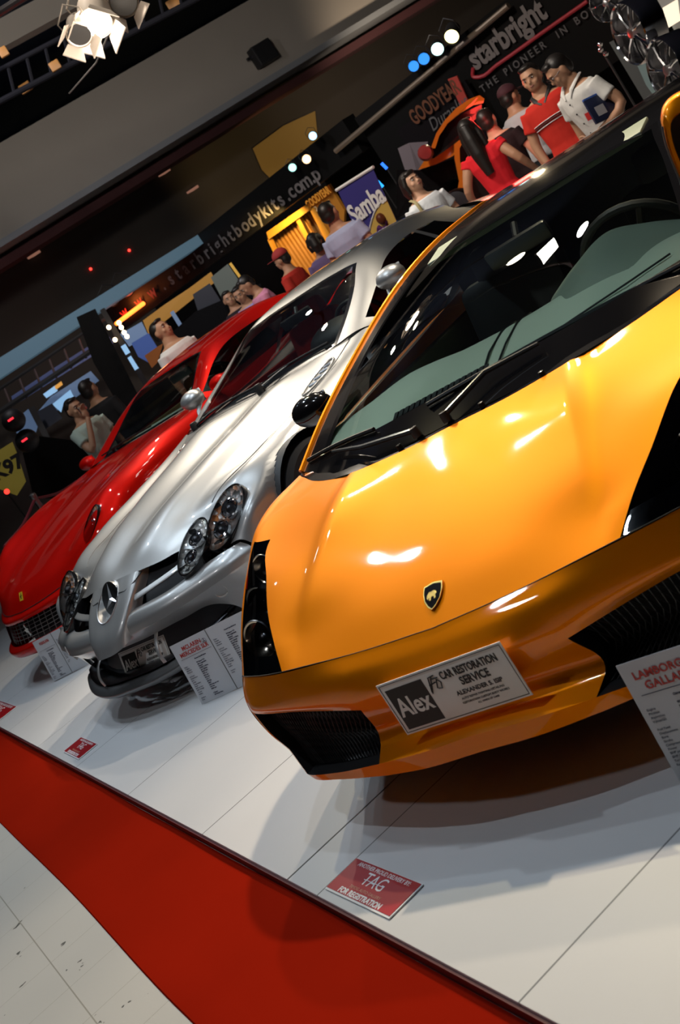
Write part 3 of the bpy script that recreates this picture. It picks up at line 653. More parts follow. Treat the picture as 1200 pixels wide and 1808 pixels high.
# ---------------------------------------------------------------- silver grand tourer and red grand tourer
def shell_rear(cowl, belt, L, wid, deckz, tailz, n=8):
    """side panels, rear deck and tail behind the cowl row (cowl: shoulder column to sill)"""
    ys = [p[1] for p in belt]
    side = [cowl]
    for (bx, by, bz) in belt:
        side.append([(bx, by, bz), (wid, by, bz - .10), (wid + .01, by, .50), (wid, by, .28), (wid - .04, by, .16)])
    side.append([(belt[-1][0] - .08, L - .15, tailz), (wid - .10, L - .2, tailz - .1), (wid - .08, L - .2, .5), (wid - .1, L - .2, .3), (wid - .14, L - .2, .2)])
    S2 = Surf(side, n, vcr=(0,))
    bx, by, bz = belt[-1]
    deck = [[(0, by, deckz), (.3, by, deckz - .005), (bx * .8, by, deckz - .03), (bx, by, bz)],
            [(0, (by + L) / 2, (deckz + tailz) / 2 + .02), (.3, (by + L) / 2, (deckz + tailz) / 2 + .015), (bx * .75, (by + L) / 2, (deckz + tailz) / 2), S2.at(len(belt) + .5, 0)],
            [(0, L - .03, tailz + .02), (.3, L - .04, tailz + .02), (.5, L - .08, tailz + .01), (belt[-1][0] - .08, L - .15, tailz)]]
    tail = [deck[-1], [(0, L, .6), (.3, L - .01, .6), (.6, L - .06, .6), (wid - .08, L - .2, .5)], [(0, L - .08, .25), (.3, L - .09, .25), (.55, L - .12, .24), (wid - .14, L - .2, .2)]]
    return S2, Surf(deck, 6), Surf(tail, 6)
def greenhouse(root, G, paint, wsv, roofv, ucr, frit=(.25, 1.86), side=(3.14, .25, 4.4), bpil=None, black='blackgloss', quarter=None):
    bm = bmesh.new(); G.add(bm, lambda v, u: v < wsv and u < 2 and v > frit[0] and u < frit[1] and v < wsv - .1); weld(bm); finish(bm, 'windscreen', M['glass'], root)
    bm = bmesh.new(); G.add(bm, lambda v, u: v < wsv and u < 2 and not (v > frit[0] and u < frit[1] and v < wsv - .1)); weld(bm); finish(bm, 'windscreen_surround', M[black], root)
    glass = lambda v, u: (u > side[0] and side[1] < v < side[2] and not (bpil and bpil[0] < v < bpil[1]) and u < 3.95)
    rear = lambda v, u: v > roofv + .15 and u < 1.8 and v < len(G.P) / G.n - .3
    bm = bmesh.new(); G.add(bm, lambda v, u: not (v < wsv and u < 2) and not glass(v, u) and not rear(v, u)); weld(bm); finish(bm, 'roof', paint, root, angle=50)
    for sg in (1, -1):
        e = None
        bm = bmesh.new()
        tmp = bmesh.new(); G.add(tmp, glass, mirror=False); weld(tmp)
        for v in tmp.verts: v.co.x *= sg
        finish(tmp, 'side_window', M['darkglass'], root); bm.free()
    bm = bmesh.new(); G.add(bm, rear); weld(bm); finish(bm, 'rear_window', M['darkglass'], root)
def interior(root, y0, z0, w, seat_y, dashm, seatm, doorm, wheel_x=.38, tubm=None):
    e = D.objects.new('interior', None); link(e, root)
    h = z0
    dr = [[(0,y0,h-.02),(.3*w,y0+.01,h-.02),(.6*w,y0+.05,h-.02),(w,y0+.12,h-.02)],
          [(0,y0+.2,h+.02),(.3*w,y0+.2,h+.02),(.6*w,y0+.22,h+.02),(w,y0+.26,h)],
          [(0,y0+.42,h-.0),(.3*w,y0+.42,h),(.6*w,y0+.43,h),(w,y0+.45,h-.02)],
          [(0,y0+.46,h-.2),(.3*w,y0+.46,h-.2),(.6*w,y0+.47,h-.2),(w,y0+.47,h-.2)],
          [(0,y0+.3,h-.5),(.3*w,y0+.3,h-.5),(.6*w,y0+.3,h-.5),(w,y0+.3,h-.5)]]
    bm = bmesh.new(); Surf(dr, 6, vcr=(2,)).add(bm, lambda v, u: True); weld(bm); dash = finish(bm, 'dashboard', dashm, e)
    bm = bmesh.new(); ellipsoid(bm, (wheel_x, y0 + .33, h + .01), (.22, .14, .11)); 
    finish(bm, 'instrument_hood', dashm, dash)
    bm = bmesh.new(); st = Vector((wheel_x, y0 + .62, h - .02)); ax = Vector((0, .92, .38)).normalized(); x_, y_, _ = frame_of(ax)
    tube(bm, [st + x_ * cos(t * pi / 16) * .18 + y_ * sin(t * pi / 16) * .18 for t in range(32)], .014, 8, closed=True)
    for t in (0, 10.6, 21.3): tube(bm, [st, st + x_ * cos(t * pi / 16) * .18 + y_ * sin(t * pi / 16) * .18], .014, 6)
    lathe(bm, [(0, .02), (.05, .015), (.06, -.02)], c=st, axis=-ax, n=20); finish(bm, 'steering_wheel', M['black'], e)
    for x in (-.37, .37):
        se = D.objects.new('seat', None); link(se, e)
        bm = bmesh.new(); box(bm, (x, seat_y - .3, h - .42), (.48, .52, .16), bev=.05); finish(bm, 'seat_cushion', seatm, se)
        bm = bmesh.new(); box(bm, (x, seat_y, h - .14), (.46, .13, .60), Euler((-.28, 0, 0)).to_matrix(), bev=.05); box(bm, (x, seat_y + .09, h + .18), (.26, .10, .16), Euler((-.2, 0, 0)).to_matrix(), bev=.04); finish(bm, 'seat_back', seatm, se)
    for sg in (-1, 1):
        bm = bmesh.new(); box(bm, (sg * (w + .02), y0 + .95, h - .2), (.04, 1.4, .42), bev=.015); finish(bm, 'door_card', doorm, e)
    bm = bmesh.new(); box(bm, (0, y0 + 1.1, h - .55), (2 * w, 2.0, .05)); box(bm, (0, seat_y + .35, h - .25), (2 * w, .05, .6)); finish(bm, 'cabin_tub', tubm or M['black'], e)
    bm = bmesh.new(); box(bm, (0, y0 + .55, h + .22), (.25, .03, .065), Euler((.2, 0, .1)).to_matrix(), bev=.012); tube(bm, [(0, y0 + .57, h + .24), (0, y0 + .6, h + .28)], .012, 8); finish(bm, 'rear_view_mirror', M['blackplastic'], e)
    return e
def door_mirrors(root, c, s, paint, stalk, glassm='chrome'):
    for sg in (-1, 1):
        e = D.objects.new('door_mirror', None); link(e, root); p = Vector((sg * c[0], c[1], c[2]))
        bm = bmesh.new(); ellipsoid(bm, p, s, seg=24, rings=14)
        for v in bm.verts: v.co.y = min(v.co.y, p.y + s[1] * .35)
        finish(bm, 'mirror_housing', paint, e)
        bm = bmesh.new(); tube(bm, [(sg * stalk[0], stalk[1], stalk[2]), ((sg * stalk[0] + p.x) / 2, (stalk[1] + p.y) / 2, (stalk[2] + p.z) / 2 - .012), p + Vector((-sg * s[0] * .5, 0, -s[2] * .5))], [.022, .016, .02], 10, flat=.6); finish(bm, 'mirror_stalk', paint, e)
        box_obj('mirror_glass', p + Vector((0, s[1] * .36, 0)), (s[0] * 1.6, .003, s[2] * 1.5), M[glassm], e)
def wipers(root, G, sets):
    for pv, xs in sets:
        e = D.objects.new('windscreen_wiper', None); link(e, root); pv = Vector(pv)
        pts = []
        for x, v in xs:
            u = min(((abs(G.at(v, k / 20).x - abs(x)), k / 20) for k in range(60)), key=lambda t: t[0])[1]; p = G.at(v, u)
            pts.append(Vector((math.copysign(p.x, x), p.y - .01, p.z + .02)))
        bm = bmesh.new(); tube(bm, [pv, pts[0], pts[1]], [.013, .010, .007], 8, flat=.6); lathe(bm, [(0, .03), (.02, .028), (.026, .01), (.028, -.03)], c=pv, n=16); finish(bm, 'wiper_arm', M['blackplastic'], e)
        bm = bmesh.new(); tube(bm, [pts[2].lerp(pts[3], t / 8) + Vector((0, 0, .006 * sin(pi * t / 8) - .006)) for t in range(9)], .007, 6); finish(bm, 'wiper_blade', M['blackplastic'], e)
def mosaic_mat(name, amber=0.):
    m = D.materials.new(name); m.use_nodes = True; nt = m.node_tree; b = nt.nodes['Principled BSDF']
    b.inputs['Metallic'].default_value = .30; b.inputs['Roughness'].default_value = .16; b.inputs['Coat Weight'].default_value = 1.0
    tc = nt.nodes.new('ShaderNodeTexCoord'); v = nt.nodes.new('ShaderNodeTexVoronoi'); v.inputs['Scale'].default_value = 38; nt.links.new(tc.outputs['Object'], v.inputs['Vector'])
    bp = nt.nodes.new('ShaderNodeBump'); bp.inputs['Strength'].default_value = 1; bp.inputs['Distance'].default_value = .02; nt.links.new(v.outputs['Distance'], bp.inputs['Height']); nt.links.new(bp.outputs[0], b.inputs['Normal'])
    r = nt.nodes.new('ShaderNodeValToRGB'); nt.links.new(v.outputs['Color'], r.inputs[0]); e = r.color_ramp.elements
    e[0].position = .18; e[0].color = (.06, .06, .06, 1); e[1].position = .34; e[1].color = (.85, .82, .76, 1)
    if amber: n = r.color_ramp.elements.new(.8); n.color = (.8, .25, .05, 1)
    nt.links.new(r.outputs[0], b.inputs['Base Color']); return m
MOS = mosaic_mat('faceted lamp reflector'); MOSA = mosaic_mat('faceted lamp reflector amber', 1.)
def oval_lamp(parent, c, n, up, rw, rh, sg, name='lamp_unit', dome=.03, mosaic=None, proj=True):
    """oval headlamp unit: rim, faceted bowl, projector, clear domed cover"""
    e = D.objects.new(name, None); link(e, parent)
    c = Vector((c[0] * sg, c[1], c[2])); n = Vector((n[0] * sg, n[1], n[2])).normalized(); up = Vector((up[0] * sg, up[1], up[2])); y = (up - n * up.dot(n)).normalized(); x = y.cross(n)
    def el(bm, prof, N=36):
        rings = []
        for r, h in prof: rings.append([bm.verts.new(c + n * h + x * cos(2*pi*k/N) * rw * r + y * sin(2*pi*k/N) * rh * r) for k in range(N)] if r > .001 else [bm.verts.new(c + n * h)])
        for a, b in zip(rings, rings[1:]):
            for k in range(N):
                bm.faces.new((a[k], a[(k+1)%N], b[(k+1)%N], b[k]) if len(b) > 1 and len(a) > 1 else ((a[k], a[(k+1)%N], b[0]) if len(b) == 1 else (a[0], b[k], b[(k+1)%N])))
    bm = bmesh.new(); el(bm, [(1.04, -.05), (1.05, -.01), (1.035, .004), (1.0, .006), (.985, -.004), (.98, -.03)]); finish(bm, 'lamp_rim', M['blackgloss'], e)
    bm = bmesh.new(); el(bm, [(.99, -.002), (.86, -.012), (.6, -.025), (.3, -.033), (0, -.036)]); finish(bm, 'reflector', mosaic or MOS, e)
    bm = bmesh.new(); el(bm, [(.99, .002), (.93, dome * .35), (.8, dome * .65), (.55, dome * .88), (.25, dome * .98), (0, dome)]); finish(bm, 'lamp_cover', M['lampglass'], e)
    if proj:
        for dy, rr in ((.30, .42), (-.35, .38)):
            pc = c + y * rh * dy - n * .012; r_ = rw * rr * 1.2
            bm = bmesh.new(); lathe(bm, [(r_, -.01), (r_ * 1.05, .012), (r_ * .92, .014), (r_ * .85, -.005), (r_ * .4, -.012), (0, -.014)], c=pc, axis=n, n=24); pr = finish(bm, 'projector', M['chrome'], e)
            bm = bmesh.new(); ellipsoid(bm, pc + n * .004, (r_ * .5,) * 3, seg=14, rings=8); finish(bm, 'bulb_lens', M['gunmetal'], pr)
    return e
def silver_car():
    root = empty('grand_tourer', (SLR[1], SLR[2], 0), SLR[0], 'silver long-nosed sports coupe with twin oval headlamps, between the red and the orange car', 'car')
    SV = M['silver']
    rows = [
     [(0,.27,.620),(.20,.29,.612),(.33,.33,.598),(.457,.387,.588),(.63,.40,.502),(.80,.425,.498),(.845,.44,.42),(.835,.45,.33),(.80,.45,.20)],
     [(0,.42,.678),(.235,.41,.685),(.36,.43,.650),(.50,.50,.618),(.70,.535,.590),(.855,.50,.590),(.885,.55,.45),(.88,.55,.33),(.86,.55,.18)],
     [(0,.62,.728),(.27,.60,.748),(.39,.62,.700),(.535,.62,.690),(.74,.655,.690),(.875,.70,.655),(.92,.70,.5),(.92,.70,.33),(.89,.70,.17)],
     [(0,.95,.778),(.33,.95,.808),(.44,.95,.764),(.60,.95,.738),(.80,.98,.763),(.925,1.0,.70),(.95,.98,.5),(.945,.98,.33),(.91,.98,.16)],
     [(0,1.4,.828),(.41,1.4,.858),(.51,1.4,.818),(.66,1.4,.782),(.84,1.4,.806),(.945,1.4,.73),(.955,1.4,.5),(.95,1.4,.3),(.91,1.4,.16)],
     [(0,1.75,.868),(.47,1.72,.892),(.565,1.72,.864),(.70,1.74,.838),(.85,1.78,.848),(.945,1.8,.77),(.955,1.8,.5),(.95,1.8,.3),(.91,1.8,.16)],
     [(0,1.92,.885),(.50,1.90,.898),(.60,1.90,.894),(.73,1.93,.890),(.85,2.02,.884),(.945,2.05,.79),(.955,2.05,.5),(.95,2.05,.3),(.91,2.05,.16)]]
    S = Surf(rows, 8, ucr=())
    S2, dk, tl = shell_rear([rows[6][c] for c in (4, 5, 6, 7, 8)], [(.86,2.4,.895),(.86,3.0,.92),(.85,3.5,.98),(.80,3.9,1.0)], 4.65, .95, 1.10, .93)
    A = [(.98, .34, .385), (3.68, .34, .385)]
    bm = bmesh.new(); S.add(bm, lambda v, u: True); S2.add(bm, lambda v, u: True); dk.add(bm, lambda v, u: True); tl.add(bm, lambda v, u: True)
    weld(bm, .0015); body_side_arches(bm, A); finish(bm, 'body_shell', SV, root, angle=45)
    # pointed nose with the round star grille
    nb = [[(0,-.012,.362),(.06,-.006,.362),(.112,.02,.368),(.15,.16,.40)],
          [(0,.022,.425),(.07,.028,.428),(.140,.060,.440),(.175,.19,.45)],
          [(0,.105,.495),(.08,.108,.500),(.165,.130,.508),(.195,.24,.505)],
          [(0,.19,.562),(.09,.194,.566),(.186,.210,.565),(.21,.31,.555)],
          [(0,.272,.621),(.10,.276,.622),(.20,.292,.613),(.22,.37,.590)]]
    N_ = Surf(nb, 14); bm = bmesh.new(); N_.add(bm, lambda v, u: True); weld(bm)
    c0 = Vector((0, .188, .560)); us = Vector((0, .80, .60)); X = Vector((1, 0, 0)); ea, eb = .088, .112
    inel = lambda p: (p.x / ea) ** 2 + ((p - c0).dot(us) / eb) ** 2
    dele = [v for v in bm.verts if inel(v.co) < 1]; ring = {w for v in dele for f in v.link_faces for w in f.verts} - set(dele); bmesh.ops.delete(bm, geom=dele, context='VERTS')
    for v in ring:
        if v.is_valid:
            k = 1 / sqrt(inel(v.co)); d = v.co - c0; t = d.dot(us); v.co = v.co + X * (v.co.x * (k - 1)) + us * t * (k - 1)
    nose = finish(bm, 'nose_cone', SV, root, angle=60)
    n = Vector((0, -.90, .436)).normalized(); up = Vector((0, .436, .90)); c = Vector((0, .215, .562))
    def onnose(x, t):      # point of the cone surface in the plane of the opening
        q = c0 + us * t; best = min((p for r_ in N_.P for p in r_ if abs(p.x - abs(x)) < .02), key=lambda p: (p - Vector((abs(x), q.y, q.z))).length); nn_ = Vector((0, -.60, .80)); return Vector((x, q.y, q.z)) + nn_ * (best - Vector((abs(x), q.y, q.z))).dot(nn_)
    EL = [onnose(ea * cos(t * pi / 18), eb * sin(t * pi / 18)) for t in range(36)]
    bm = bmesh.new(); tube(bm, EL, .004, 8, closed=True); sb = finish(bm, 'grille_ring', M['satin'], nose)
    inner = [c + X * cos(t * pi / 18) * .074 + up * sin(t * pi / 18) * .086 for t in range(36)]
    bm = bmesh.new(); a = [bm.verts.new(p) for p in EL]; b_ = [bm.verts.new(p) for p in inner]
    for k in range(36): bm.faces.new((a[k], a[(k + 1) % 36], b_[(k + 1) % 36], b_[k]))
    finish(bm, 'ring_surround', mat('bright satin', (.75, .74, .72), .25, .8), nose)
    bm = bmesh.new(); b_ = [bm.verts.new(p - n * .002) for p in inner]; cc = bm.verts.new(c - n * .05)
    for k in range(36): bm.faces.new((b_[k], b_[(k + 1) % 36], cc))
    finish(bm, 'grille_bowl', M['black'], sb)
    bm = bmesh.new()
    top = c + n * .014
    for k in range(3):
        t = pi / 2 + k * 2 * pi / 3; d = X * cos(t) * .86 + up * sin(t); s_ = (-X * sin(t) + up * cos(t)) * .011
        tip = c + d * .080 + n * .002; a = c + s_ ; b_ = c - s_
        vs = [bm.verts.new(p) for p in (a, b_, tip, top)]
        for q in ((0, 1, 3), (0, 2, 3), (1, 2, 3), (0, 1, 2)): bm.faces.new([vs[i] for i in q])
    finish(bm, 'star_emblem', M['satin'], sb, smooth=False)
    # duct between bonnet edge and bumper, with a blade
    for sg in (1, -1):
        bm = bmesh.new(); q = [(.20,.30,.600),(.33,.345,.588),(.46,.40,.580),(.56,.38,.50),(.45,.25,.470),(.20,.17,.470)]
        a = [bm.verts.new((x * sg, y + .05, z)) for x, y, z in q]; bm.faces.new(a)
        finish(bm, 'nose_duct', M['black'], root)
    for sg in (1, -1):
        bm = bmesh.new(); bl = [[(.19,.20,.535),(.30,.245,.540),(.42,.30,.548),(.50,.345,.556)], [(.20,.175,.515),(.31,.215,.522),(.42,.265,.530),(.50,.31,.538)], [(.20,.21,.508),(.31,.25,.513),(.42,.30,.52),(.50,.345,.53)]]
        B_ = Surf(bl, 6); B_.add(bm, lambda v, u: True, mirror=False)
        for v in bm.verts: v.co.x *= sg
        finish(bm, 'duct_blade', SV, root)
    b = [
     [(0,.17,.478),(.20,.165,.482),(.42,.22,.482),(.56,.31,.492),(.70,.36,.500),(.80,.40,.500)],
     [(0,.12,.470),(.20,.118,.474),(.43,.175,.476),(.58,.265,.482),(.72,.330,.485),(.825,.41,.47)],
     [(0,.085,.435),(.20,.085,.440),(.44,.140,.448),(.60,.232,.452),(.74,.305,.455),(.84,.41,.44)],
     [(0,.08,.390),(.20,.080,.395),(.44,.125,.400),(.60,.215,.405),(.745,.295,.412),(.845,.43,.41)],
     [(0,.085,.368),(.19,.092,.369),(.43,.152,.370),(.60,.24,.362),(.72,.33,.330),(.83,.45,.27)],
     [(0,.095,.345),(.18,.108,.342),(.42,.178,.338),(.57,.255,.320),(.63,.31,.25),(.64,.34,.185)]]
    Bs = Surf(b, 8, vcr=(3,)); bm = bmesh.new(); Bs.add(bm, lambda v, u: True)
    # sides of the mouth down to the sill
    sd = [[(.83,.45,.27),(.74,.40,.23),(.64,.34,.185)],[(.80,.45,.19),(.74,.40,.18),(.66,.36,.165)]]
    Surf(sd, 6).add(bm, lambda v, u: True); weld(bm); bp = finish(bm, 'front_bumper', SV, root, angle=40)
    for sg in (1, -1):
        bm = bmesh.new(); lathe(bm, [(.032, .006), (.030, -.004), (.02, -.02), (0, -.022)], c=Vector((sg * .645, .268, .362)), axis=(sg * .4, -.85, -.2), n=20); finish(bm, 'fog_lamp', MOS, bp)
    bm = bmesh.new(); box(bm, (0, .55, .25), (1.30, .30, .22)); finish(bm, 'air_intake', M['black'], bp)
    for z0, yo, th, mm in ((.205, .045, .012, M['gunmetal']), (.165, .0, .034, mat('dark silver', (.20, .20, .20), .35, .7))):
        bm = bmesh.new(); P = [(0,.0,0),(.20,.015,.0),(.38,.07,.010),(.52,.15,.028),(.60,.22,.05)]
        q = [[(x * .97, y + yo + .12, z0 + z - th * .3) for x, y, z in P], [(x, y + yo + .004, z0 + z - th * .55) for x, y, z in P], [(x, y + yo - .006, z0 + z) for x, y, z in P], [(x, y + yo + .006, z0 + z + th * .5) for x, y, z in P], [(x * .97, y + yo + .12, z0 + z + th * .5) for x, y, z in P]]
        Surf(q, 6).add(bm, lambda v, u: True); weld(bm); finish(bm, 'front_splitter', mm, bp)
    for sg in (1, -1):
        bm = bmesh.new(); L = [(sg * .24, .14, .345), (sg * .255, .085, .30), (sg * .26, .06, .25), (sg * .26, .06, .21)]
        tube(bm, spline(L, 6), .012, 8, flat=.5); finish(bm, 'intake_fin', SV, bp)
    bm = bmesh.new()
    for sg in (1, -1): tube(bm, [(sg * p.x, p.y - .001, p.z + .001) for p in [Vector(q) for q in ((.09,.205,.575),(.14,.205,.57),(.20,.245,.585),(.215,.30,.60))]], .0025, 5)
    finish(bm, 'panel_gap', M['black'], root)
    for sg in (1, -1):
        e = D.objects.new('headlamp', None); link(e, root)
        oval_lamp(e, (.702,.500,.612), (.16,-.64,.75), (.14,.24,.18), .100, .165, sg, mosaic=MOSA)
        oval_lamp(e, (.530,.385,.580), (.20,-.47,.86), (0,.28,.145), .082, .158, sg)
        # added oval on the bonnet; satin bars stand for lamp reflections in a dent
        e2 = D.objects.new('bonnet_indent', None); link(e2, root)
        bm = bmesh.new(); pts = []
        for k in range(24):
            t = 2 * pi * k / 24; u = 2.75 + .55 * cos(t) * .5; v = 4.85 + .55 * sin(t); p = S.at(v, u); pts.append((p.x * sg, p.y, p.z + .003))
        tube(bm, pts, .006, 6, closed=True); finish(bm, 'indent_rim', SV, e2)
        bm = bmesh.new()
        for k in range(4):
            a = S.at(4.55 + .17 * k, 2.62); b_ = S.at(4.62 + .17 * k, 2.9); tube(bm, [(a.x * sg, a.y, a.z + .004), (b_.x * sg, b_.y, b_.z + .004)], .007, 6)
        finish(bm, 'indent_glint', M['satin'], e2)
        bm = bmesh.new(); L = [Vector((p.x * sg, p.y, p.z + .0015)) for p in S.uline(3.15, 1.9, 6)]; tube(bm, L, .0022, 5); finish(bm, 'panel_gap', mat('silver panel gap', (.10, .10, .10), .5), root)
    g = [
     [(0,1.93,.886),(.42,1.93,.892),(.66,1.93,.902),(.775,2.0,.905),(.87,2.05,.884)],
     [(0,2.19,1.005),(.40,2.19,1.002),(.635,2.17,.985),(.735,2.20,.978),(.875,2.22,.892)],
     [(0,2.44,1.120),(.36,2.45,1.115),(.585,2.44,1.085),(.675,2.45,1.070),(.87,2.47,.897)],
     [(0,2.68,1.208),(.32,2.68,1.204),(.525,2.67,1.186),(.605,2.70,1.160),(.865,2.7,.905)],
     [(0,3.0,1.252),(.3,3.0,1.248),(.46,3.0,1.232),(.56,3.02,1.195),(.86,3.0,.925)],
     [(0,3.5,1.252),(.28,3.5,1.245),(.43,3.5,1.22),(.53,3.45,1.165),(.85,3.4,.97)],
     [(0,4.0,1.195),(.25,4.0,1.185),(.42,3.95,1.15),(.56,3.85,1.09),(.80,3.85,1.0)]]
    G = Surf(g, 8); greenhouse(root, G, SV, 3, 5, (), frit=(.12, 1.88), side=(3.2, .45, 5.1), bpil=(4.35, 4.5))
    wipers(root, G, [((-.64, 1.93, .915), [(-.5, .2), (-.3, .28), (-.58, .3), (.0, .2)]), ((.02, 1.90, .915), [(.15, .2), (.3, .28), (.05, .3), (.58, .22)])])
    bm = bmesh.new(); rw = [[Vector(S.at(6, u)) + Vector((0, .005, .001)) for u in (0, .5, 1, 1.6, 2.2, 3)], [Vector(S.at(6, u)) + Vector((0, .06, .016)) for u in (0, .5, 1, 1.6, 2.2, 3)]]
    Surf(rw, 4).add(bm, lambda v, u: True); finish(bm, 'cowl_panel', M['blackplastic'], root)
    door_mirrors(root, (.925, 2.32, 1.035), (.10, .075, .062), SV, (.85, 2.22, .90))
    liner(root, A, .93)
    for x, y in ((.82,.98),(-.82,.98),(.82,3.68),(-.82,3.68)): wheel(root, x, y, .34, .25, .245, M['satin'], 10)
    bm = bmesh.new(); box(bm, (0, 2.4, .20), (1.5, 3.6, .08)); finish(bm, 'underbody', M['black'], root)
    interior(root, 2.0, .885, .74, 3.05, M['black'], M['redleather'], M['redleather'])
    # show plate low in the grille opening
    show_plate(root, (.055, .13, .245), 0, -.35, h=.14)
    return root, S, G
slr_root, SS, SG = silver_car()
def red_car():
    root = empty('red_coupe', (FER[1], FER[2], 0), FER[0], 'red long-bonnet coupe with slim headlamps and chrome grille, farthest left of the three cars', 'car')
    RD = M['red']
    rows = [
     [(0,.125,.488),(.25,.16,.495),(.45,.25,.508),(.62,.36,.530),(.74,.45,.540),(.84,.55,.530),(.86,.55,.42),(.86,.55,.3),(.82,.55,.18)],
     [(0,.20,.575),(.25,.24,.585),(.46,.33,.610),(.62,.43,.665),(.76,.53,.690),(.86,.62,.660),(.90,.65,.5),(.90,.65,.33),(.87,.65,.17)],
     [(0,.42,.672),(.28,.45,.688),(.46,.52,.700),(.62,.59,.765),(.75,.70,.840),(.875,.76,.79),(.93,.78,.6),(.93,.78,.33),(.9,.78,.16)],
     [(0,.85,.785),(.32,.87,.805),(.48,.90,.800),(.63,.93,.855),(.79,1.0,.905),(.91,1.02,.85),(.95,1.02,.6),(.95,1.02,.33),(.91,1.02,.16)],
     [(0,1.3,.870),(.36,1.3,.888),(.50,1.3,.880),(.66,1.3,.905),(.84,1.3,.932),(.935,1.3,.86),(.96,1.3,.6),(.95,1.3,.3),(.91,1.3,.16)],
     [(0,1.7,.922),(.40,1.68,.935),(.54,1.66,.928),(.69,1.65,.925),(.86,1.66,.93),(.945,1.66,.86),(.96,1.66,.6),(.95,1.66,.3),(.91,1.66,.16)],
     [(0,1.97,.950),(.40,1.94,.952),(.58,1.89,.952),(.70,1.86,.948),(.865,1.92,.935),(.945,1.95,.86),(.96,1.95,.6),(.95,1.95,.3),(.91,1.95,.16)]]
    S = Surf(rows, 8)
    S2, dk, tl = shell_rear([rows[6][c] for c in (4, 5, 6, 7, 8)], [(.87,2.4,.95),(.87,3.0,.97),(.86,3.6,1.0),(.80,4.2,1.02)], 4.85, .955, 1.08, .98)
    A = [(1.03, .345, .39), (3.95, .345, .39)]
    bm = bmesh.new(); S.add(bm, lambda v, u: True); S2.add(bm, lambda v, u: True); dk.add(bm, lambda v, u: True); tl.add(bm, lambda v, u: True)
    weld(bm, .0015); body_side_arches(bm, A); finish(bm, 'body_shell', RD, root, angle=45)
    b = [[(0,.122,.484),(.25,.158,.491),(.45,.248,.504),(.62,.358,.526),(.74,.448,.536),(.84,.55,.526)],
         [(0,.085,.455),(.25,.115,.458),(.45,.205,.465),(.62,.315,.475),(.76,.42,.475),(.855,.55,.47)],
         [(0,.095,.432),(.25,.125,.434),(.45,.205,.430),(.62,.305,.425),(.77,.41,.42),(.86,.55,.42)],
         [(0,.04,.290),(.25,.07,.290),(.45,.155,.300),(.62,.275,.31),(.77,.40,.32),(.86,.55,.32)],
         [(0,-.02,.272),(.25,.015,.272),(.45,.11,.275),(.62,.24,.28),(.76,.39,.28),(.855,.55,.28)],
         [(0,-.005,.225),(.25,.03,.225),(.45,.12,.225),(.62,.25,.225),(.75,.40,.225),(.84,.55,.22)],
         [(0,.10,.19),(.25,.12,.19),(.45,.2,.19),(.62,.30,.19),(.74,.42,.19),(.82,.55,.18)]]
    Bs = Surf(b, 8, vcr=(2, 3)); hole = lambda v, u: 2 < v < 3 and u < 2.6
    bm = bmesh.new(); Bs.add(bm, lambda v, u: not hole(v, u)); weld(bm); bp = finish(bm, 'front_bumper', RD, root)
    bm = bmesh.new(); Bs.add(bm, hole, off=lambda s, i, j: Vector((0, .10, 0))); finish(bm, 'grille_opening', M['black'], bp)
    bm = bmesh.new()
    for k in range(1, 6):
        L = [p + Vector((0, .03, 0)) for p in Bs.vline(2 + k / 6, 0, 2.6)]; tube(bm, [(-p.x, p.y, p.z) for p in L[::-1]] + L[1:], .0025, 5)
    for k in range(-9, 10):
        u = abs(k) * .28; a = Bs.at(2.0, u) + Vector((0, .028, 0)); c_ = Bs.at(3.0, u) + Vector((0, .028, 0)); sg = 1 if k >= 0 else -1
        tube(bm, [(a.x * sg, a.y, a.z), (c_.x * sg, c_.y, c_.z)], .0025, 5)
    gr = finish(bm, 'radiator_grille', M['satin'], bp)
    bm = bmesh.new(); m = plane_mw(Bs.at(2.45, 0) + Vector((0, .005, 0)), (1, 0, 0), (0, -.1, 1))
    horse = [(-.012,-.045),(-.006,-.020),(-.020,-.012),(-.026,.010),(-.014,.014),(-.004,.010),(.004,.022),(.004,.040),(.014,.048),(.022,.038),(.014,.030),(.018,.012),(.030,.018),(.026,.006),(.014,.000),(.010,-.016),(.022,-.036),(.012,-.036),(.002,-.016),(-.002,-.045)]
    prism(bm, horse, .006, m); finish(bm, 'horse_emblem', M['chrome'], gr, smooth=False)
    p = S.at(.95, 0); mb = plane_mw(p + Vector((0, -.003, .003)), (1, 0, 0), (0, .5, .8)); bm = bmesh.new(); prism(bm, [(-.022,-.030),(.022,-.030),(.022,.030),(-.022,.030)], .003, mb); bd = finish(bm, 'bonnet_badge', mat('badge yellow', (.8, .55, .03), .3), root)
    bm = bmesh.new(); prism(bm, [(x * .45, y * .45) for x, y in horse], .0045, mb); finish(bm, 'badge_horse', M['black'], bd, smooth=False)
    bm = bmesh.new()
    for sg in (1, -1): tube(bm, [(p.x * sg, p.y - .001, p.z) for p in S.vline(0, 0, 5)], .0025, 5)
    finish(bm, 'panel_gap', M['black'], root)
    for sg in (1, -1):
        e = D.objects.new('headlamp', None); link(e, root)
        oval_lamp(e, (.685,.520,.718), (.18,-.72,.62), (.42,.62,.60), .050, .155, sg, mosaic=MOSA, dome=.02)
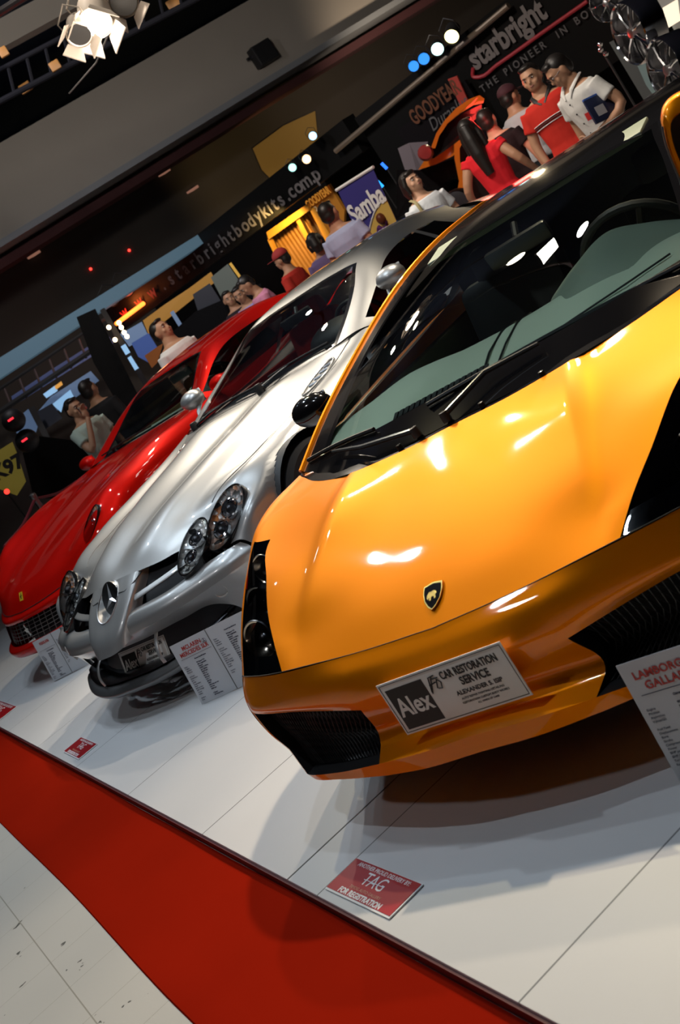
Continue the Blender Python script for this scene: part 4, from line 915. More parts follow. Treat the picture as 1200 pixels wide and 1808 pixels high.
    g = [
     [(0,1.98,.951),(.38,1.96,.955),(.60,1.88,.958),(.755,1.84,.955),(.87,1.92,.936)],
     [(0,2.16,1.055),(.36,2.14,1.055),(.56,2.08,1.050),(.70,2.05,1.050),(.875,2.1,.945)],
     [(0,2.34,1.160),(.32,2.32,1.158),(.51,2.27,1.148),(.63,2.26,1.145),(.875,2.3,.95)],
     [(0,2.52,1.245),(.29,2.50,1.242),(.46,2.46,1.232),(.575,2.47,1.215),(.87,2.5,.955)],
     [(0,2.9,1.305),(.28,2.9,1.300),(.44,2.9,1.28),(.545,2.88,1.245),(.87,2.9,.965)],
     [(0,3.4,1.300),(.28,3.4,1.29),(.44,3.4,1.26),(.53,3.35,1.21),(.865,3.3,.985)],
     [(0,4.15,1.15),(.28,4.15,1.14),(.46,4.1,1.10),(.62,4.05,1.06),(.80,4.0,1.02)]]
    G = Surf(g, 8); greenhouse(root, G, RD, 3, 5, (), frit=(.1, 1.88), side=(3.22, .5, 5.0), bpil=None)
    wipers(root, G, [((-.5, 1.95, .97), [(-.4, .12), (-.2, .16), (-.62, .16), (.0, .12)])])
    door_mirrors(root, (.95, 1.98, .99), (.095, .07, .055), RD, (.86, 1.93, .93))
    liner(root, A, .93)
    for x, y in ((.82,1.03),(-.82,1.03),(.82,3.95),(-.82,3.95)): wheel(root, x, y, .345, .25, .25, M['satin'], 5)
    bm = bmesh.new(); box(bm, (0, 2.4, .20), (1.5, 3.8, .08)); finish(bm, 'underbody', M['black'], root)
    interior(root, 2.0, .94, .74, 3.0, M['leatherlight'], M['tan'], M['tan'])
    return root, S, G
fer_root, FS, FG = red_car()
# ---------------------------------------------------------------- people
SKIN = mat('skin', (.42, .23, .14), .5, spec=.35); SKINL = mat('light skin', (.50, .29, .19), .5, spec=.35)
HAIR = mat('black hair', (.010, .008, .007), .45)
EYEW = mat('eye white', (.6, .58, .55), .3); LIPS = mat('lips', (.30, .10, .08), .45)
def remesh(bm, name, m, parent, vox, smooth=2):
    me = D.meshes.new('tmp'); bm.to_mesh(me); bm.free(); o = D.objects.new('tmp', me); COL.objects.link(o)
    md = o.modifiers.new('r', 'REMESH'); md.mode = 'VOXEL'; md.voxel_size = vox; md.use_smooth_shade = True
    if smooth: s = o.modifiers.new('s', 'SMOOTH'); s.factor = .5; s.iterations = smooth
    dg = bpy.context.evaluated_depsgraph_get(); dg.update(); r = D.meshes.new_from_object(o.evaluated_get(dg)); D.objects.remove(o); D.meshes.remove(me)
    r.name = name; r.materials.clear(); r.materials.append(m)
    for p in r.polygons: p.use_smooth = True
    return link(D.objects.new(name, r), parent)
def rings_loft(bm, R, n=20):
    """R: list of (centre, half width x, half depth y)"""
    rr = []
    for c, a, b in R: rr.append([bm.verts.new((c[0] + a * cos(2*pi*k/n), c[1] + b * sin(2*pi*k/n), c[2])) for k in range(n)])
    for a, b in zip(rr, rr[1:]):
        for k in range(n): bm.faces.new((a[k], a[(k+1)%n], b[(k+1)%n], b[k]))
    bm.faces.new(rr[0][::-1]); bm.faces.new(rr[-1])
def person(px, py, dist, face, label, shirt, pants=(.02, .02, .03), head_turn=0, nod=0, lean=0, arms=None, female=False, hair='short', skin=SKIN,
           cap=None, sleeve='short', fingers=True, seated=False, roll=0, group=None, build=1.0, extras=None, legs=True):
    """px,py = centre of the head in the view, dist = distance; face = turn from facing the viewer (degrees, + towards image right)"""
    P = atD(px, py, dist); d = ray(px, py); d.z = 0; d.normalize()
    base = atan2(-d.y, -d.x)            # direction towards the viewer
    rz = base + pi / 2 + radians(face)  # local -Y faces it
    hc = 1.545 if not seated else 1.16
    gz = .002 if (P.y < PLAT_Y + .2 and P.x > PX0 - .2) else FLOOR
    s = (P.z - gz) / hc
    root = empty('person', (P.x, P.y, gz), rz, label, 'person', group, scale=s)
    L = Matrix.Translation((0, 0, .92)) @ Matrix.Rotation(radians(lean), 4, 'X') @ Matrix.Rotation(radians(roll), 4, 'Y') @ Matrix.Translation((0, 0, -.92))
    Hd = L @ Matrix.Translation((0, 0, 1.44)) @ Matrix.Rotation(radians(head_turn), 4, 'Z') @ Matrix.Rotation(radians(nod), 4, 'X') @ Matrix.Translation((0, 0, -1.44))
    dz = 0 if not seated else -.385
    T = Matrix.Translation((0, 0, dz)); L = T @ L; Hd = T @ Hd
    b = build; fw = .90 if female else 1.0
    arms = arms or {}
    aR = arms.get('r', ((-.235, .01, 1.10), (-.245, -.03, .86))); aL = arms.get('l', ((.235, .01, 1.10), (.245, -.03, .86)))
    def limb(bm, pts, r, grow=0, n=14):
        tube(bm, spline(pts, 4), [x + grow for x in interp(r, (len(pts) - 1) * 4 + 1)], n)
    def interp(r, N): return [r[min(int(t), len(r) - 2)] * (1 - (t - min(int(t), len(r) - 2))) + r[min(int(t), len(r) - 2) + 1] * (t - min(int(t), len(r) - 2)) for t in [k * (len(r) - 1) / (N - 1) for k in range(N)]]
    def torso(bm, g=0, z0=.80, z1=9):
        R = [(.80,.155,.105),(.90,.165,.112),(1.0,.142 if not female else .122,.098),(1.13,.158 if not female else .138,.108),(1.24,.178 * fw,.118 if not female else .125),(1.33,.185 * fw,.105),(1.375,.145 * fw,.085),(1.40,.075,.066),(1.47,.054,.058)]
        rings_loft(bm, [((0, .0 if z < 1.4 else .01, z), w * b * (1 if z > 1.35 else 1) + g, dp * b + g) for z, w, dp in R if z0 <= z <= z1])
    def arm(bm, sh, el, wr, g=0, end=1.):
        pts = [Vector(sh), Vector(el), Vector(wr)]; pts[0] = Vector((sh[0] * b, sh[1], sh[2]))
        if end < 1: pts = [pts[0], pts[0].lerp(pts[1], end * .55), pts[0].lerp(pts[1], end)]; limb(bm, pts, [.054, .050, .052], g)
        else: limb(bm, pts, [.052, .040, .026], g)
    # body
    bm = bmesh.new(); torso(bm)
    for sx, (el, wr) in ((-1, aR), (1, aL)):
        arm(bm, (sx * .165 * fw, 0, 1.335), el, wr)
        wr = Vector(wr); el = Vector(el); fd = (wr - el).normalized(); hd = arms.get('hr' if sx < 0 else 'hl')
        fd = Vector(hd).normalized() if hd else fd
        side = fd.cross(Vector((0, 1, 0)));  side = side.normalized() if side.length > .1 else Vector((1, 0, 0)); nrm_ = side.cross(fd).normalized()
        pc = wr + fd * .045; rot = Matrix((side, fd, nrm_)).transposed()
        ellipsoid(bm, pc, (.038, .052, .018), rot, 14, 10)
        if fingers:
            for k, (off, ln) in enumerate(((-.027, .062), (-.010, .072), (.009, .068), (.026, .052))):
                a = wr + fd * .08 + side * off; curl = nrm_ * (-.35)
                tube(bm, [a, a + fd * ln * .5 + curl * ln * .25, a + fd * ln * .85 + curl * ln * .8, a + fd * ln * .95 + curl * ln * 1.2], [.0095, .0088, .008, .007], 8)
            th = wr + fd * .03 + side * (-.03 * sx); tube(bm, [th, th + side * (-.025 * sx) + fd * .025, th + side * (-.03 * sx) + fd * .055 - nrm_ * .01], [.012, .0105, .009], 8)
    if seated:
        for sx in (-1, 1): limb(bm, [(sx*.09,0,.86),(sx*.11,-.42,.86),(sx*.11,-.44,.48)], [.085,.06,.042]); ellipsoid(bm, (sx*.11,-.50,.43), (.04,.11,.035))
    else:
        for sx in (-1, 1):
            limb(bm, [(sx*.085,0,.86),(sx*.095,-.01,.47),(sx*.10,.02,.09)], [.085,.056,.038]); ellipsoid(bm, (sx*.105,-.05,.04), (.042,.12,.036))
    bmesh.ops.transform(bm, matrix=L, verts=bm.verts[:])
    hb = bmesh.new()
    ellipsoid(hb, (0, .005, 1.555), (.076, .094, .100), seg=24, rings=16); ellipsoid(hb, (0, -.022, 1.50), (.060, .070, .068)); ellipsoid(hb, (0, -.050, 1.468), (.030, .030, .022))
    ellipsoid(hb, (0, -.093, 1.522), (.012, .018, .016)); tube(hb, [(0, -.082, 1.556), (0, -.096, 1.526)], [.007, .010], 8); ellipsoid(hb, (0, -.076, 1.572), (.050, .016, .010))
    ellipsoid(hb, (0, -.082, 1.492), (.024, .010, .010)); rings_loft(hb, [((0, .008, 1.40), .056, .060), ((0, .0, 1.50), .050, .056)])
    for sx in (-1, 1): ellipsoid(hb, (sx * .078, .008, 1.535), (.010, .020, .032)); ellipsoid(hb, (sx * .040, -.062, 1.515), (.022, .020, .022))
    bmesh.ops.transform(hb, matrix=Hd, verts=hb.verts[:])
    me = D.meshes.new('h'); hb.to_mesh(me); hb.free(); bm.from_mesh(me); D.meshes.remove(me)
    remesh(bm, 'body', skin, root, .0075 if fingers else .010, 2)
    # face details
    for sx in (-1, 1):
        bm = bmesh.new(); ellipsoid(bm, (sx * .031, -.079, 1.551), (.0125, .008, .0065), seg=12, rings=8); bmesh.ops.transform(bm, matrix=Hd, verts=bm.verts[:]); ey = finish(bm, 'eye', EYEW, root)
        bm = bmesh.new(); ellipsoid(bm, (sx * .031, -.085, 1.551), (.0058, .004, .0058), seg=10, rings=6); bmesh.ops.transform(bm, matrix=Hd, verts=bm.verts[:]); finish(bm, 'iris', HAIR, ey)
        bm = bmesh.new(); tube(bm, [(sx * .014, -.090, 1.567), (sx * .032, -.090, 1.573), (sx * .052, -.078, 1.568)], [.003, .0035, .002], 6); bmesh.ops.transform(bm, matrix=Hd, verts=bm.verts[:]); finish(bm, 'eyebrow', HAIR, root)
    bm = bmesh.new(); tube(bm, [(-.024, -.080, 1.492), (-.010, -.091, 1.494), (0, -.092, 1.492), (.010, -.091, 1.494), (.024, -.080, 1.492)], [.002, .0055, .0055, .0055, .002], 8); bmesh.ops.transform(bm, matrix=Hd, verts=bm.verts[:]); finish(bm, 'mouth', LIPS, root)
    # hair
    bm = bmesh.new(); ellipsoid(bm, (0, .022, 1.578), (.080, .092, .088), seg=22, rings=14)
    if hair == 'short': ellipsoid(bm, (0, .055, 1.53), (.074, .058, .07)); ellipsoid(bm, (0, -.040, 1.636), (.058, .042, .022))
    elif hair == 'long':
        for sx in (-1, 1): tube(bm, [(sx * .05, .02, 1.60), (sx * .075, .03, 1.50), (sx * .075, .05, 1.38), (sx * .06, .10, 1.20)], [.03, .034, .034, .02], 10)
        tube(bm, [(0, .07, 1.60), (0, .095, 1.48), (0, .11, 1.34), (0, .13, 1.14)], [.06, .066, .07, .04], 14); ellipsoid(bm, (0, -.03, 1.635), (.07, .05, .028))
    elif hair == 'bob':
        for sx in (-1, 1): tube(bm, [(sx * .06, -.02, 1.62), (sx * .084, .0, 1.54), (sx * .082, .0, 1.46)], [.026, .028, .02], 10)
        tube(bm, [(0, .06, 1.60), (0, .085, 1.50), (0, .08, 1.43)], [.06, .066, .05], 14); ellipsoid(bm, (0, -.055, 1.622), (.062, .036, .026))
    # keep the face clear
    bmesh.ops.transform(bm, matrix=Hd, verts=bm.verts[:]); remesh(bm, 'hair', HAIR, root, .008, 2)
    # shirt
    sm = mat('cloth %.2f %.2f %.2f' % tuple(shirt), shirt, .85, spec=.2, bump=(9, .5, .02))
    bm = bmesh.new(); torso(bm, .014, .85, 1.385)
    for sx, (el, wr) in ((-1, aR), (1, aL)): arm(bm, (sx * .165 * fw, 0, 1.335), el, wr, .014, .62 if sleeve == 'short' else (.28 if sleeve == 'cap' else 1.))
    bmesh.ops.transform(bm, matrix=L, verts=bm.verts[:]); sh = remesh(bm, 'shirt', sm, root, .010, 2)
    # trousers and shoes
    pm = mat('trousers %.2f %.2f %.2f' % tuple(pants), pants, .85, spec=.2)
    bm = bmesh.new(); rings_loft(bm, [((0, 0, .76), .165 * b, .115 * b), ((0, 0, .86), .172 * b, .120 * b), ((0, 0, .93), .168 * b, .118 * b)])
    if seated:
        for sx in (-1, 1): limb(bm, [(sx*.09,0,.86),(sx*.11,-.42,.86),(sx*.11,-.44,.50)], [.098,.078,.07])
    else:
        for sx in (-1, 1): limb(bm, [(sx*.085,0,.84),(sx*.095,-.01,.47),(sx*.10,.02,.07)], [.098,.078,.075])
    if seated: bmesh.ops.transform(bm, matrix=T, verts=bm.verts[:])
    remesh(bm, 'trousers', pm, root, .012, 2)
    for sx in (-1, 1):
        bm = bmesh.new(); y0, z0 = (-.50, .045 ) if seated else (-.045, .045)
        ellipsoid(bm, (sx * .105, y0, z0), (.052, .138, .045))
        for v in bm.verts: v.co.z = max(v.co.z, .0)
        finish(bm, 'shoe', M['black'], root)
    if cap:
        bm = bmesh.new(); ellipsoid(bm, (0, .012, 1.592), (.090, .104, .085), seg=22, rings=12)
        for v in bm.verts: v.co.z = max(v.co.z, 1.582)
        lathe(bm, [(0, .004), (.075, .003), (.080, 0), (.075, -.003), (0, -.004)], c=(0, -.105, 1.588), n=20, sx=1, sy=1); bmesh.ops.transform(bm, matrix=Hd, verts=bm.verts[:]); finish(bm, 'cap', mat('cap %.2f %.2f' % cap[:2], cap, .8), root)
    if extras: extras(root, L, Hd)
    return root
def glasses(root, L, Hd):
    bm = bmesh.new()
    for sx in (-1, 1):
        tube(bm, [(sx * .033 + .022 * cos(t * pi / 8), -.098, 1.550 + .016 * sin(t * pi / 8)) for t in range(16)], .0018, 6, closed=True); tube(bm, [(sx * .055, -.096, 1.553), (sx * .078, 0, 1.55)], .0018, 6)
    tube(bm, [(-.011, -.098, 1.553), (.011, -.098, 1.553)], .0018, 6); bmesh.ops.transform(bm, matrix=Hd, verts=bm.verts[:]); finish(bm, 'spectacles', M['gunmetal'], root)
def polo(root, L, Hd):
    def ring(z, g, w, y0=-1.2, n=28):
        R = [(1.13, .172, .122), (1.24, .192, .132)]; t = (z - 1.13) / .11; a = R[0][1] + (R[1][1] - R[0][1]) * t + g; b = R[0][2] + (R[1][2] - R[0][2]) * t + g
        return [Vector((a * sin(k), -b * cos(k), z + .006 * cos(k * 2))) for k in [-1.15 + 2.3 * q / n for q in range(n + 1)]]
    for z, w, m_, nm in ((1.215, .006, M['white'], 'chest_stripe'), (1.198, .009, mat('dark stripe', (.06, .008, .008), .8), 'chest_stripe'), (1.180, .006, M['white'], 'chest_stripe')):
        bm = bmesh.new(); tube(bm, ring(z, .003, w), w, 6, flat=.6); bmesh.ops.transform(bm, matrix=L, verts=bm.verts[:]); finish(bm, nm, m_, root)
    bm = bmesh.new()
    for sx in (-1, 1): tube(bm, [(sx * .068, .04, 1.425), (sx * .078, -.02, 1.410), (sx * .05, -.085, 1.375), (sx * .012, -.115, 1.335)], [.014, .018, .018, .008], 8, flat=.5)
    bmesh.ops.transform(bm, matrix=L, verts=bm.verts[:]); finish(bm, 'collar', M['black'], root)
def dress_shirt(root, L, Hd):
    bm = bmesh.new()
    for sx in (-1, 1): tube(bm, [(sx * .068, .05, 1.435), (sx * .080, -.02, 1.42), (sx * .055, -.09, 1.385), (sx * .03, -.12, 1.34)], [.016, .020, .022, .006], 8, flat=.5)
    bmesh.ops.transform(bm, matrix=L, verts=bm.verts[:]); finish(bm, 'collar', mat('collar white', (.62, .62, .60), .8), root)
    for k in range(5):
        bm = bmesh.new(); lathe(bm, [(0, .004), (.007, .003), (.007, 0)], c=(0.0, -.128 - .004 * (k < 2), 1.30 - k * .085), axis=(0, -1, 0), n=10); bmesh.ops.transform(bm, matrix=L, verts=bm.verts[:]); finish(bm, 'button', M['black'], root)
def bag_strap(root, L, Hd):
    bm = bmesh.new(); tube(bm, spline([(-.10, .02, 1.42), (-.11, -.09, 1.38), (-.13, -.135, 1.20), (-.17, -.12, 1.02)], 5), .016, 8, flat=.3); bmesh.ops.transform(bm, matrix=L, verts=bm.verts[:]); st = finish(bm, 'bag_strap', mat('olive strap', (.30, .26, .13), .7), root)
    bm = bmesh.new(); box(bm, (-.13, -.16, .95), (.26, .10, .20), bev=.03); finish(bm, 'shoulder_bag', mat('olive bag', (.34, .30, .14), .6), root)

person(1000, 112, 9.6, -48, 'person in white collared shirt and spectacles looking down, holding a folder', (.62, .62, .60), (.05, .05, .06), head_turn=-22, nod=16, lean=6,
       arms={'l': ((.27, .02, 1.10), (.13, -.27, 1.02)), 'hl': (-1, -.1, .1)}, extras=lambda r, L, H: (glasses(r, L, H), dress_shirt(r, L, H)), hair='short')
person(938, 138, 10.5, -12, 'person in a red polo shirt with a striped chest, standing beside the man in spectacles', (.55, .03, .02), (.04, .05, .09), head_turn=-6, nod=0, extras=polo, arms={'r': ((-.235, -.02, 1.10), (-.21, -.08, .88)), 'l': ((.25, .0, 1.10), (.22, -.10, .90))})
person(889, 178, 12.5, 130, 'person in a dark cap and pale grey shirt, back turned, beside the red polo', (.42, .42, .45), (.02, .025, .03), cap=(.05, .012, .02), build=1.12, lean=8, fingers=False)
person(860, 213, 11.9, 160, 'person in a black top half hidden behind the woman in a red top', (.012, .01, .012), skin=SKINL, fingers=False)
person(828, 232, 11.1, 165, 'person with long black hair and a bright red sleeveless top, seen from behind', (.70, .02, .03), (.05, .02, .02), female=True, hair='long', sleeve='cap', arms={'r': ((-.27, .06, 1.12), (-.30, -.12, .95)), 'l': ((.27, .06, 1.12), (.32, -.10, .93))})
person(727, 322, 10.3, 22, 'person with bobbed dark hair in a white scoop-neck top carrying an olive shoulder bag', (.58, .62, .66), (.03, .03, .05), head_turn=18, nod=-8, female=True, hair='bob', skin=SKINL, extras=bag_strap, fingers=False)
person(581, 377, 12.3, 150, 'person in a pale blue shirt seen from behind, left of the sweets banner', (.36, .42, .62), (.03, .03, .04), build=1.05, fingers=False)
person(556, 428, 13.4, 175, 'dark-haired person in a purple top, back turned, at the gold booth', (.16, .12, .26), (.03, .03, .04), hair='bob', fingers=False)
person(497, 458, 14.0, -120, 'person in a red shirt and red cap in front of the gold booth', (.42, .03, .02), (.02, .02, .02), cap=(.30, .02, .02), fingers=False)
person(453, 487, 14.9, -75, 'person in a pink shirt leaning to the left in profile', (.62, .25, .38), (.03, .03, .04), lean=14, nod=10, arms={'r': ((-.20, -.10, 1.10), (-.10, -.32, 1.02)), 'l': ((.20, -.10, 1.10), (.10, -.32, 1.02))}, fingers=False)
person(426, 517, 15.6, -20, 'person in a lilac shirt seated facing the person in pink', (.30, .26, .55), lean=8, fingers=False)
person(404, 528, 16.3, 10, 'person in dark clothes behind the tables, left of the lilac shirt', (.02, .015, .02), fingers=False)
person(288, 582, 12.0, 42, 'person in a plain white T-shirt looking up to the right, behind the red car', (.66, .66, .66), (.03, .03, .05), head_turn=8, nod=-14, build=1.15, skin=SKIN, fingers=False)
def camera_in_hand(r, L, H):
    bm = bmesh.new(); box(bm, (-.03, -.175, 1.505), (.095, .022, .060), bev=.006); bmesh.ops.transform(bm, matrix=L, verts=bm.verts[:]); o = finish(bm, 'compact_camera', M['satin'], r)
person(131, 722, 11.8, 32, 'person in a pale green shirt raising a small silver camera to the face', (.42, .52, .46), (.03, .03, .04), nod=4, arms={'r': ((-.20, -.14, 1.12), (-.05, -.19, 1.40)), 'hr': (.1, 0, 1)}, extras=camera_in_hand)
person(157, 688, 13.0, 140, 'person in a black jacket turned away, behind the person with the camera', (.014, .014, .016), sleeve='long', fingers=False)
# folder held by the person in spectacles
m_ = Matrix.Translation(atD(1066, 186, 9.40)) @ Matrix((RIGHT, -DOWN, -FWD)).transposed().to_4x4() @ Matrix.Rotation(radians(30), 4, 'Z') @ Matrix.Rotation(radians(18), 4, 'Y')
e = empty('folder', m_.translation[:], 0, 'dark folder with a blue edge held against the white shirt of the man in spectacles', 'folder'); e.rotation_euler = m_.to_euler()
bm = bmesh.new(); box(bm, (0, 0, 0), (.27, .19, .02), bev=.003); finish(bm, 'cover', mat('dark navy cover', (.015, .02, .05), .35), e)
bm = bmesh.new(); box(bm, (0, .092, .003), (.27, .012, .018)); finish(bm, 'blue_edge', mat('folder blue', (.05, .12, .45), .4), e)
bm = bmesh.new(); box(bm, (-.05, -.02, .0115), (.08, .07, .002)); finish(bm, 'cover_label', mat('grey label', (.35, .35, .38), .5), e)
m2 = Matrix.Translation(atD(1040, 206, 9.34)) @ Matrix((RIGHT, -DOWN, -FWD)).transposed().to_4x4() @ Matrix.Rotation(radians(28), 4, 'Z')
e = empty('visitor_pass', m2.translation[:], 0, 'small red and white visitor pass hanging beside the dark folder', 'badge'); e.rotation_euler = m2.to_euler()
bm = bmesh.new(); box(bm, (0, 0, 0), (.055, .095, .002)); finish(bm, 'pass_card', mat('pass white', (.6, .55, .55), .5), e)
bm = bmesh.new(); box(bm, (0, .005, .0015), (.045, .055, .001)); finish(bm, 'red_field', mat('pass red', (.6, .03, .03), .5), e)
# ---------------------------------------------------------------- hall shell
WD = Vector((-0.95094, -0.30937, 0)); WP = Vector((-11.5226, 9.5785, 0)); WN = Vector((WD.y, -WD.x, 0))   # booth facade line; WN points to the back
def W_(px, py, back=0.):
    d = ray(px, py); n = WN; t = ((WP + n * back * (1 if n.y > 0 else -1)) - CAMPOS).dot(n) / d.dot(n); return CAMPOS + d * t
if WN.y < 0: WN = -WN
def struct(name, c, s, m, rot=None, bev=0.):
    return tag(box_obj(name, c, s, m, bev=bev, rot=rot), kind='structure')
def slab(name, px, dist, thick, m, parent=None, place=None, smooth=False):
    """an outline standing at a distance, with real thickness away from the viewer"""
    P = [(place(x, y) if place else atD(x, y, dist)) for x, y in px]; cx = sum(p[0] for p in px) / len(px); cy = sum(p[1] for p in px) / len(px)
    d = ray(cx, cy); d.z = 0; d.normalize()
    bm = bmesh.new(); quadbox(bm, P, d * thick); return finish(bm, name, m, parent, smooth=smooth)
dark = mat('dark hall paint', (.016, .014, .013), .8); brown = mat('brown grey wall', (.085, .070, .058), .8, noise=(.6, .25))
grey = mat('grey beam plaster', (.33, .295, .25), .8, noise=(1.2, .06))
navy = mat('dark navy ceiling', (.05, .07, .12), .8)
struct('ceiling', (-15, 10, 7.6), (70, 46, .2), navy)
struct('wall_back', (-15, 26, 3.7), (70, .3, 7.8), dark); struct('wall_front', (-15, -12, 3.7), (70, .3, 7.8), mat('front hall wall', (.05, .05, .052), .8))
struct('wall_right', (16, 10, 3.7), (.3, 44, 7.8), dark); struct('wall_left', (-38, 10, 3.7), (.3, 44, 7.8), dark)
# long grey bulkhead beam running into the hall
struct('trim_1', (XB - .4, 7, 4.87), (.8, 37, 1.32), grey)
struct('trim_2', (XB - .25, 7, 4.17), (1.1, 37, .10), mat('beam lip', (.20, .21, .22), .7))
struct('trim_3', (XB - .55, 7, 3.98), (.5, 37, .14), mat('maroon strip', (.06, .016, .018), .8))
struct('trim_4', (XB - 2.6, 7, 2.05), (.3, 37, 4.2), mat('gallery wall', (.045, .037, .031), .85, noise=(.5, .3)))
# second pale beam at the top left and dark truss beams with amber tags
pA, pB = atZ(0, 62, 6.4), atZ(100, 8, 6.4); dd = (pB - pA); dd.z = 0; dd.normalize()
bm = bmesh.new(); quadbox(bm, [pA - dd * 3 + Vector((0, 0, -.16)), pB + dd * 3 + Vector((0, 0, -.16)), pB + dd * 3 + Vector((0, 0, .2)), pA - dd * 3 + Vector((0, 0, .2))], dd.cross(Vector((0, 0, 1))) * -.3)
tag(finish(bm, 'trim_6', grey, smooth=False), kind='structure')
amber = mat('amber tag', (.20, .085, .012), .6)
g1 = 'amber tags along the dark ceiling truss'
for k, (x, y) in enumerate(((6, 92), (97, 116), (45, 155), (306, 6))):
    m_ = Matrix.Translation(atD(x, y, 15 + k * .3)) @ Matrix((RIGHT, -DOWN, -FWD)).transposed().to_4x4() @ Matrix.Rotation(radians(32), 4, 'Z')
    bm = bmesh.new(); box(bm, (0, 0, 0), (.10 + .02 * k, .11, .04), bev=.01); bm.transform(m_)
    tag(finish(bm, 'ceiling_tag', amber), 'small amber square tag hanging from the dark ceiling truss', 'tag', g1)
P0, P1 = atD(-40, 200, 15.4), atD(420, -40, 15.4)
bm = bmesh.new(); tube(bm, [P0, P1], .035, 10); tube(bm, [P0 + Vector((0, 0, .3)), P1 + Vector((0, 0, .3))], .03, 10)
for k in range(15): a = P0.lerp(P1, k / 14); tube(bm, [a, P0.lerp(P1, min(1, (k + .5) / 14)) + Vector((0, 0, .3))], .02, 6)
tag(finish(bm, 'ceiling_truss', mat('truss black', (.004, .004, .006), .8, spec=.1)), 'long dark lighting truss under the ceiling at the top left', 'truss')
# small loudspeaker on the bulkhead
c = CAMPOS + ray(464, 95) * ((XB + .12 - 0) / ray(464, 95).x)
e = empty('wall_speaker', c, 0, 'small dark wall loudspeaker fixed to the grey ceiling beam', 'speaker')
box_obj('cabinet', (0, 0, 0), (.22, .42, .36), M['black'], e, bev=.02); box_obj('speaker_grille', (.115, 0, 0), (.01, .36, .30), M['blackplastic'], e); box_obj('bracket', (-.03, -.25, .05), (.05, .12, .05), M['gunmetal'], e)
# red stand-by lamps on the dark gallery wall
redl = mat('red pilot light', (.3, 0, 0), .5, emit=(1, .03, .02), estr=5)
for (x, y) in ((333, 267), (228, 442), (160, 475), (376, 430), (394, 441)):
    p = onX(x, y, XW + .02); bm = bmesh.new(); ellipsoid(bm, p, (.026,) * 3, seg=10, rings=6)
    tag(finish(bm, 'pilot_light', redl), 'tiny glowing red pilot light on the dark gallery wall', 'light', 'red pilot lights in the dark gallery')
for x, y, nm in ((290, 305, 0), (60, 450, 1), (340, 335, 2)):
    m_ = Matrix.Translation(onX(x, y, XW + .04)) @ Matrix((RIGHT, -DOWN, -FWD)).transposed().to_4x4() @ Matrix.Rotation(radians(34), 4, 'Z')
    bm = bmesh.new(); box(bm, (0, 0, 0), (.26, .03, .10), bev=.008); bm.transform(m_)
    tag(finish(bm, 'gallery_light', mat('dim warm tube', (.06, .04, .035), .5, emit=(1, .45, .3), estr=.22)), 'dim narrow light fitting on the dark gallery wall under the beam', 'light', 'dim light fittings under the beam')

# ---------------------------------------------------------------- booth facade with lettering
fas = mat('black fascia', (.004, .004, .004), .4, spec=.2); fx = (-WD); up = Vector((0, 0, 1))
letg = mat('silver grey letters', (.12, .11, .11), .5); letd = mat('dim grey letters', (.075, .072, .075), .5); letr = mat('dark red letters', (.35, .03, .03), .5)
def wmw(px, py, off=.03, back=0.):
    p = W_(px, py, back) - WN * off; return plane_mw(p, fx, up)
e = empty('booth_fascia', W_(560, 300) * 1, 0, 'long black booth fascia carrying spaced web address lettering', 'sign'); e.location = (0, 0, 0)
def wallstrip(name, xl, xr, z0, z1, back, th, m, parent=None):
    """xl,xr = pixel points marking the ends along the facade"""
    A = W_(*xl, back); B = W_(*xr, back); bm = bmesh.new()
    quadbox(bm, [Vector((A.x, A.y, z0)), Vector((B.x, B.y, z0)), Vector((B.x, B.y, z1)), Vector((A.x, A.y, z1))], WN * th); return finish(bm, name, m, parent, smooth=False)
wallstrip('fascia_board', (195, 575), (625, 245), 2.03, 2.50, 0, .25, fas, e)
WEB = [('w',221,553),('w',247,534),('w',270,520),('.',289,508),('s',303,500),('t',316,489),('a',329,479),('r',342,469),('b',354,459),('r',367,450),('i',376,442),('g',386,432),('h',398,422),('t',409,413),('b',421,403),('o',434,394),('d',445,385),('y',457,377),('k',468,369),('i',477,361),('t',486,355),('s',497,346),('.',508,341),('c',516,348),('o',528,335),('m',541,326),('.',552,316),('p',559,312)]
for ch, x, y in WEB:
    x2 = 214 + (x - 221) * 1.0; t = (x - 221) / 338; yy = 551 - t * (551 - 306)
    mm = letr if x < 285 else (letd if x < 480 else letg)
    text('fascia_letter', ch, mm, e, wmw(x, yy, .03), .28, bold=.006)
# orange glow strip light under the left end
bm = bmesh.new(); A = W_(214, 566) - WN * .12; B = W_(262, 530) - WN * .12; tube(bm, [A, B], .035, 10)
gl = finish(bm, 'neon_tube', mat('orange neon', (.8, .15, .02), .5, emit=(1, .16, .02), estr=4.5)); tag(gl, 'short glowing orange-red strip light under the web address letters', 'light')
add_light('POINT', 'neon_glow', A.lerp(B, .4) - WN * .15 + Vector((0, 0, .12)), A, 9, (1, .2, .04), shadow_soft_size=.1)
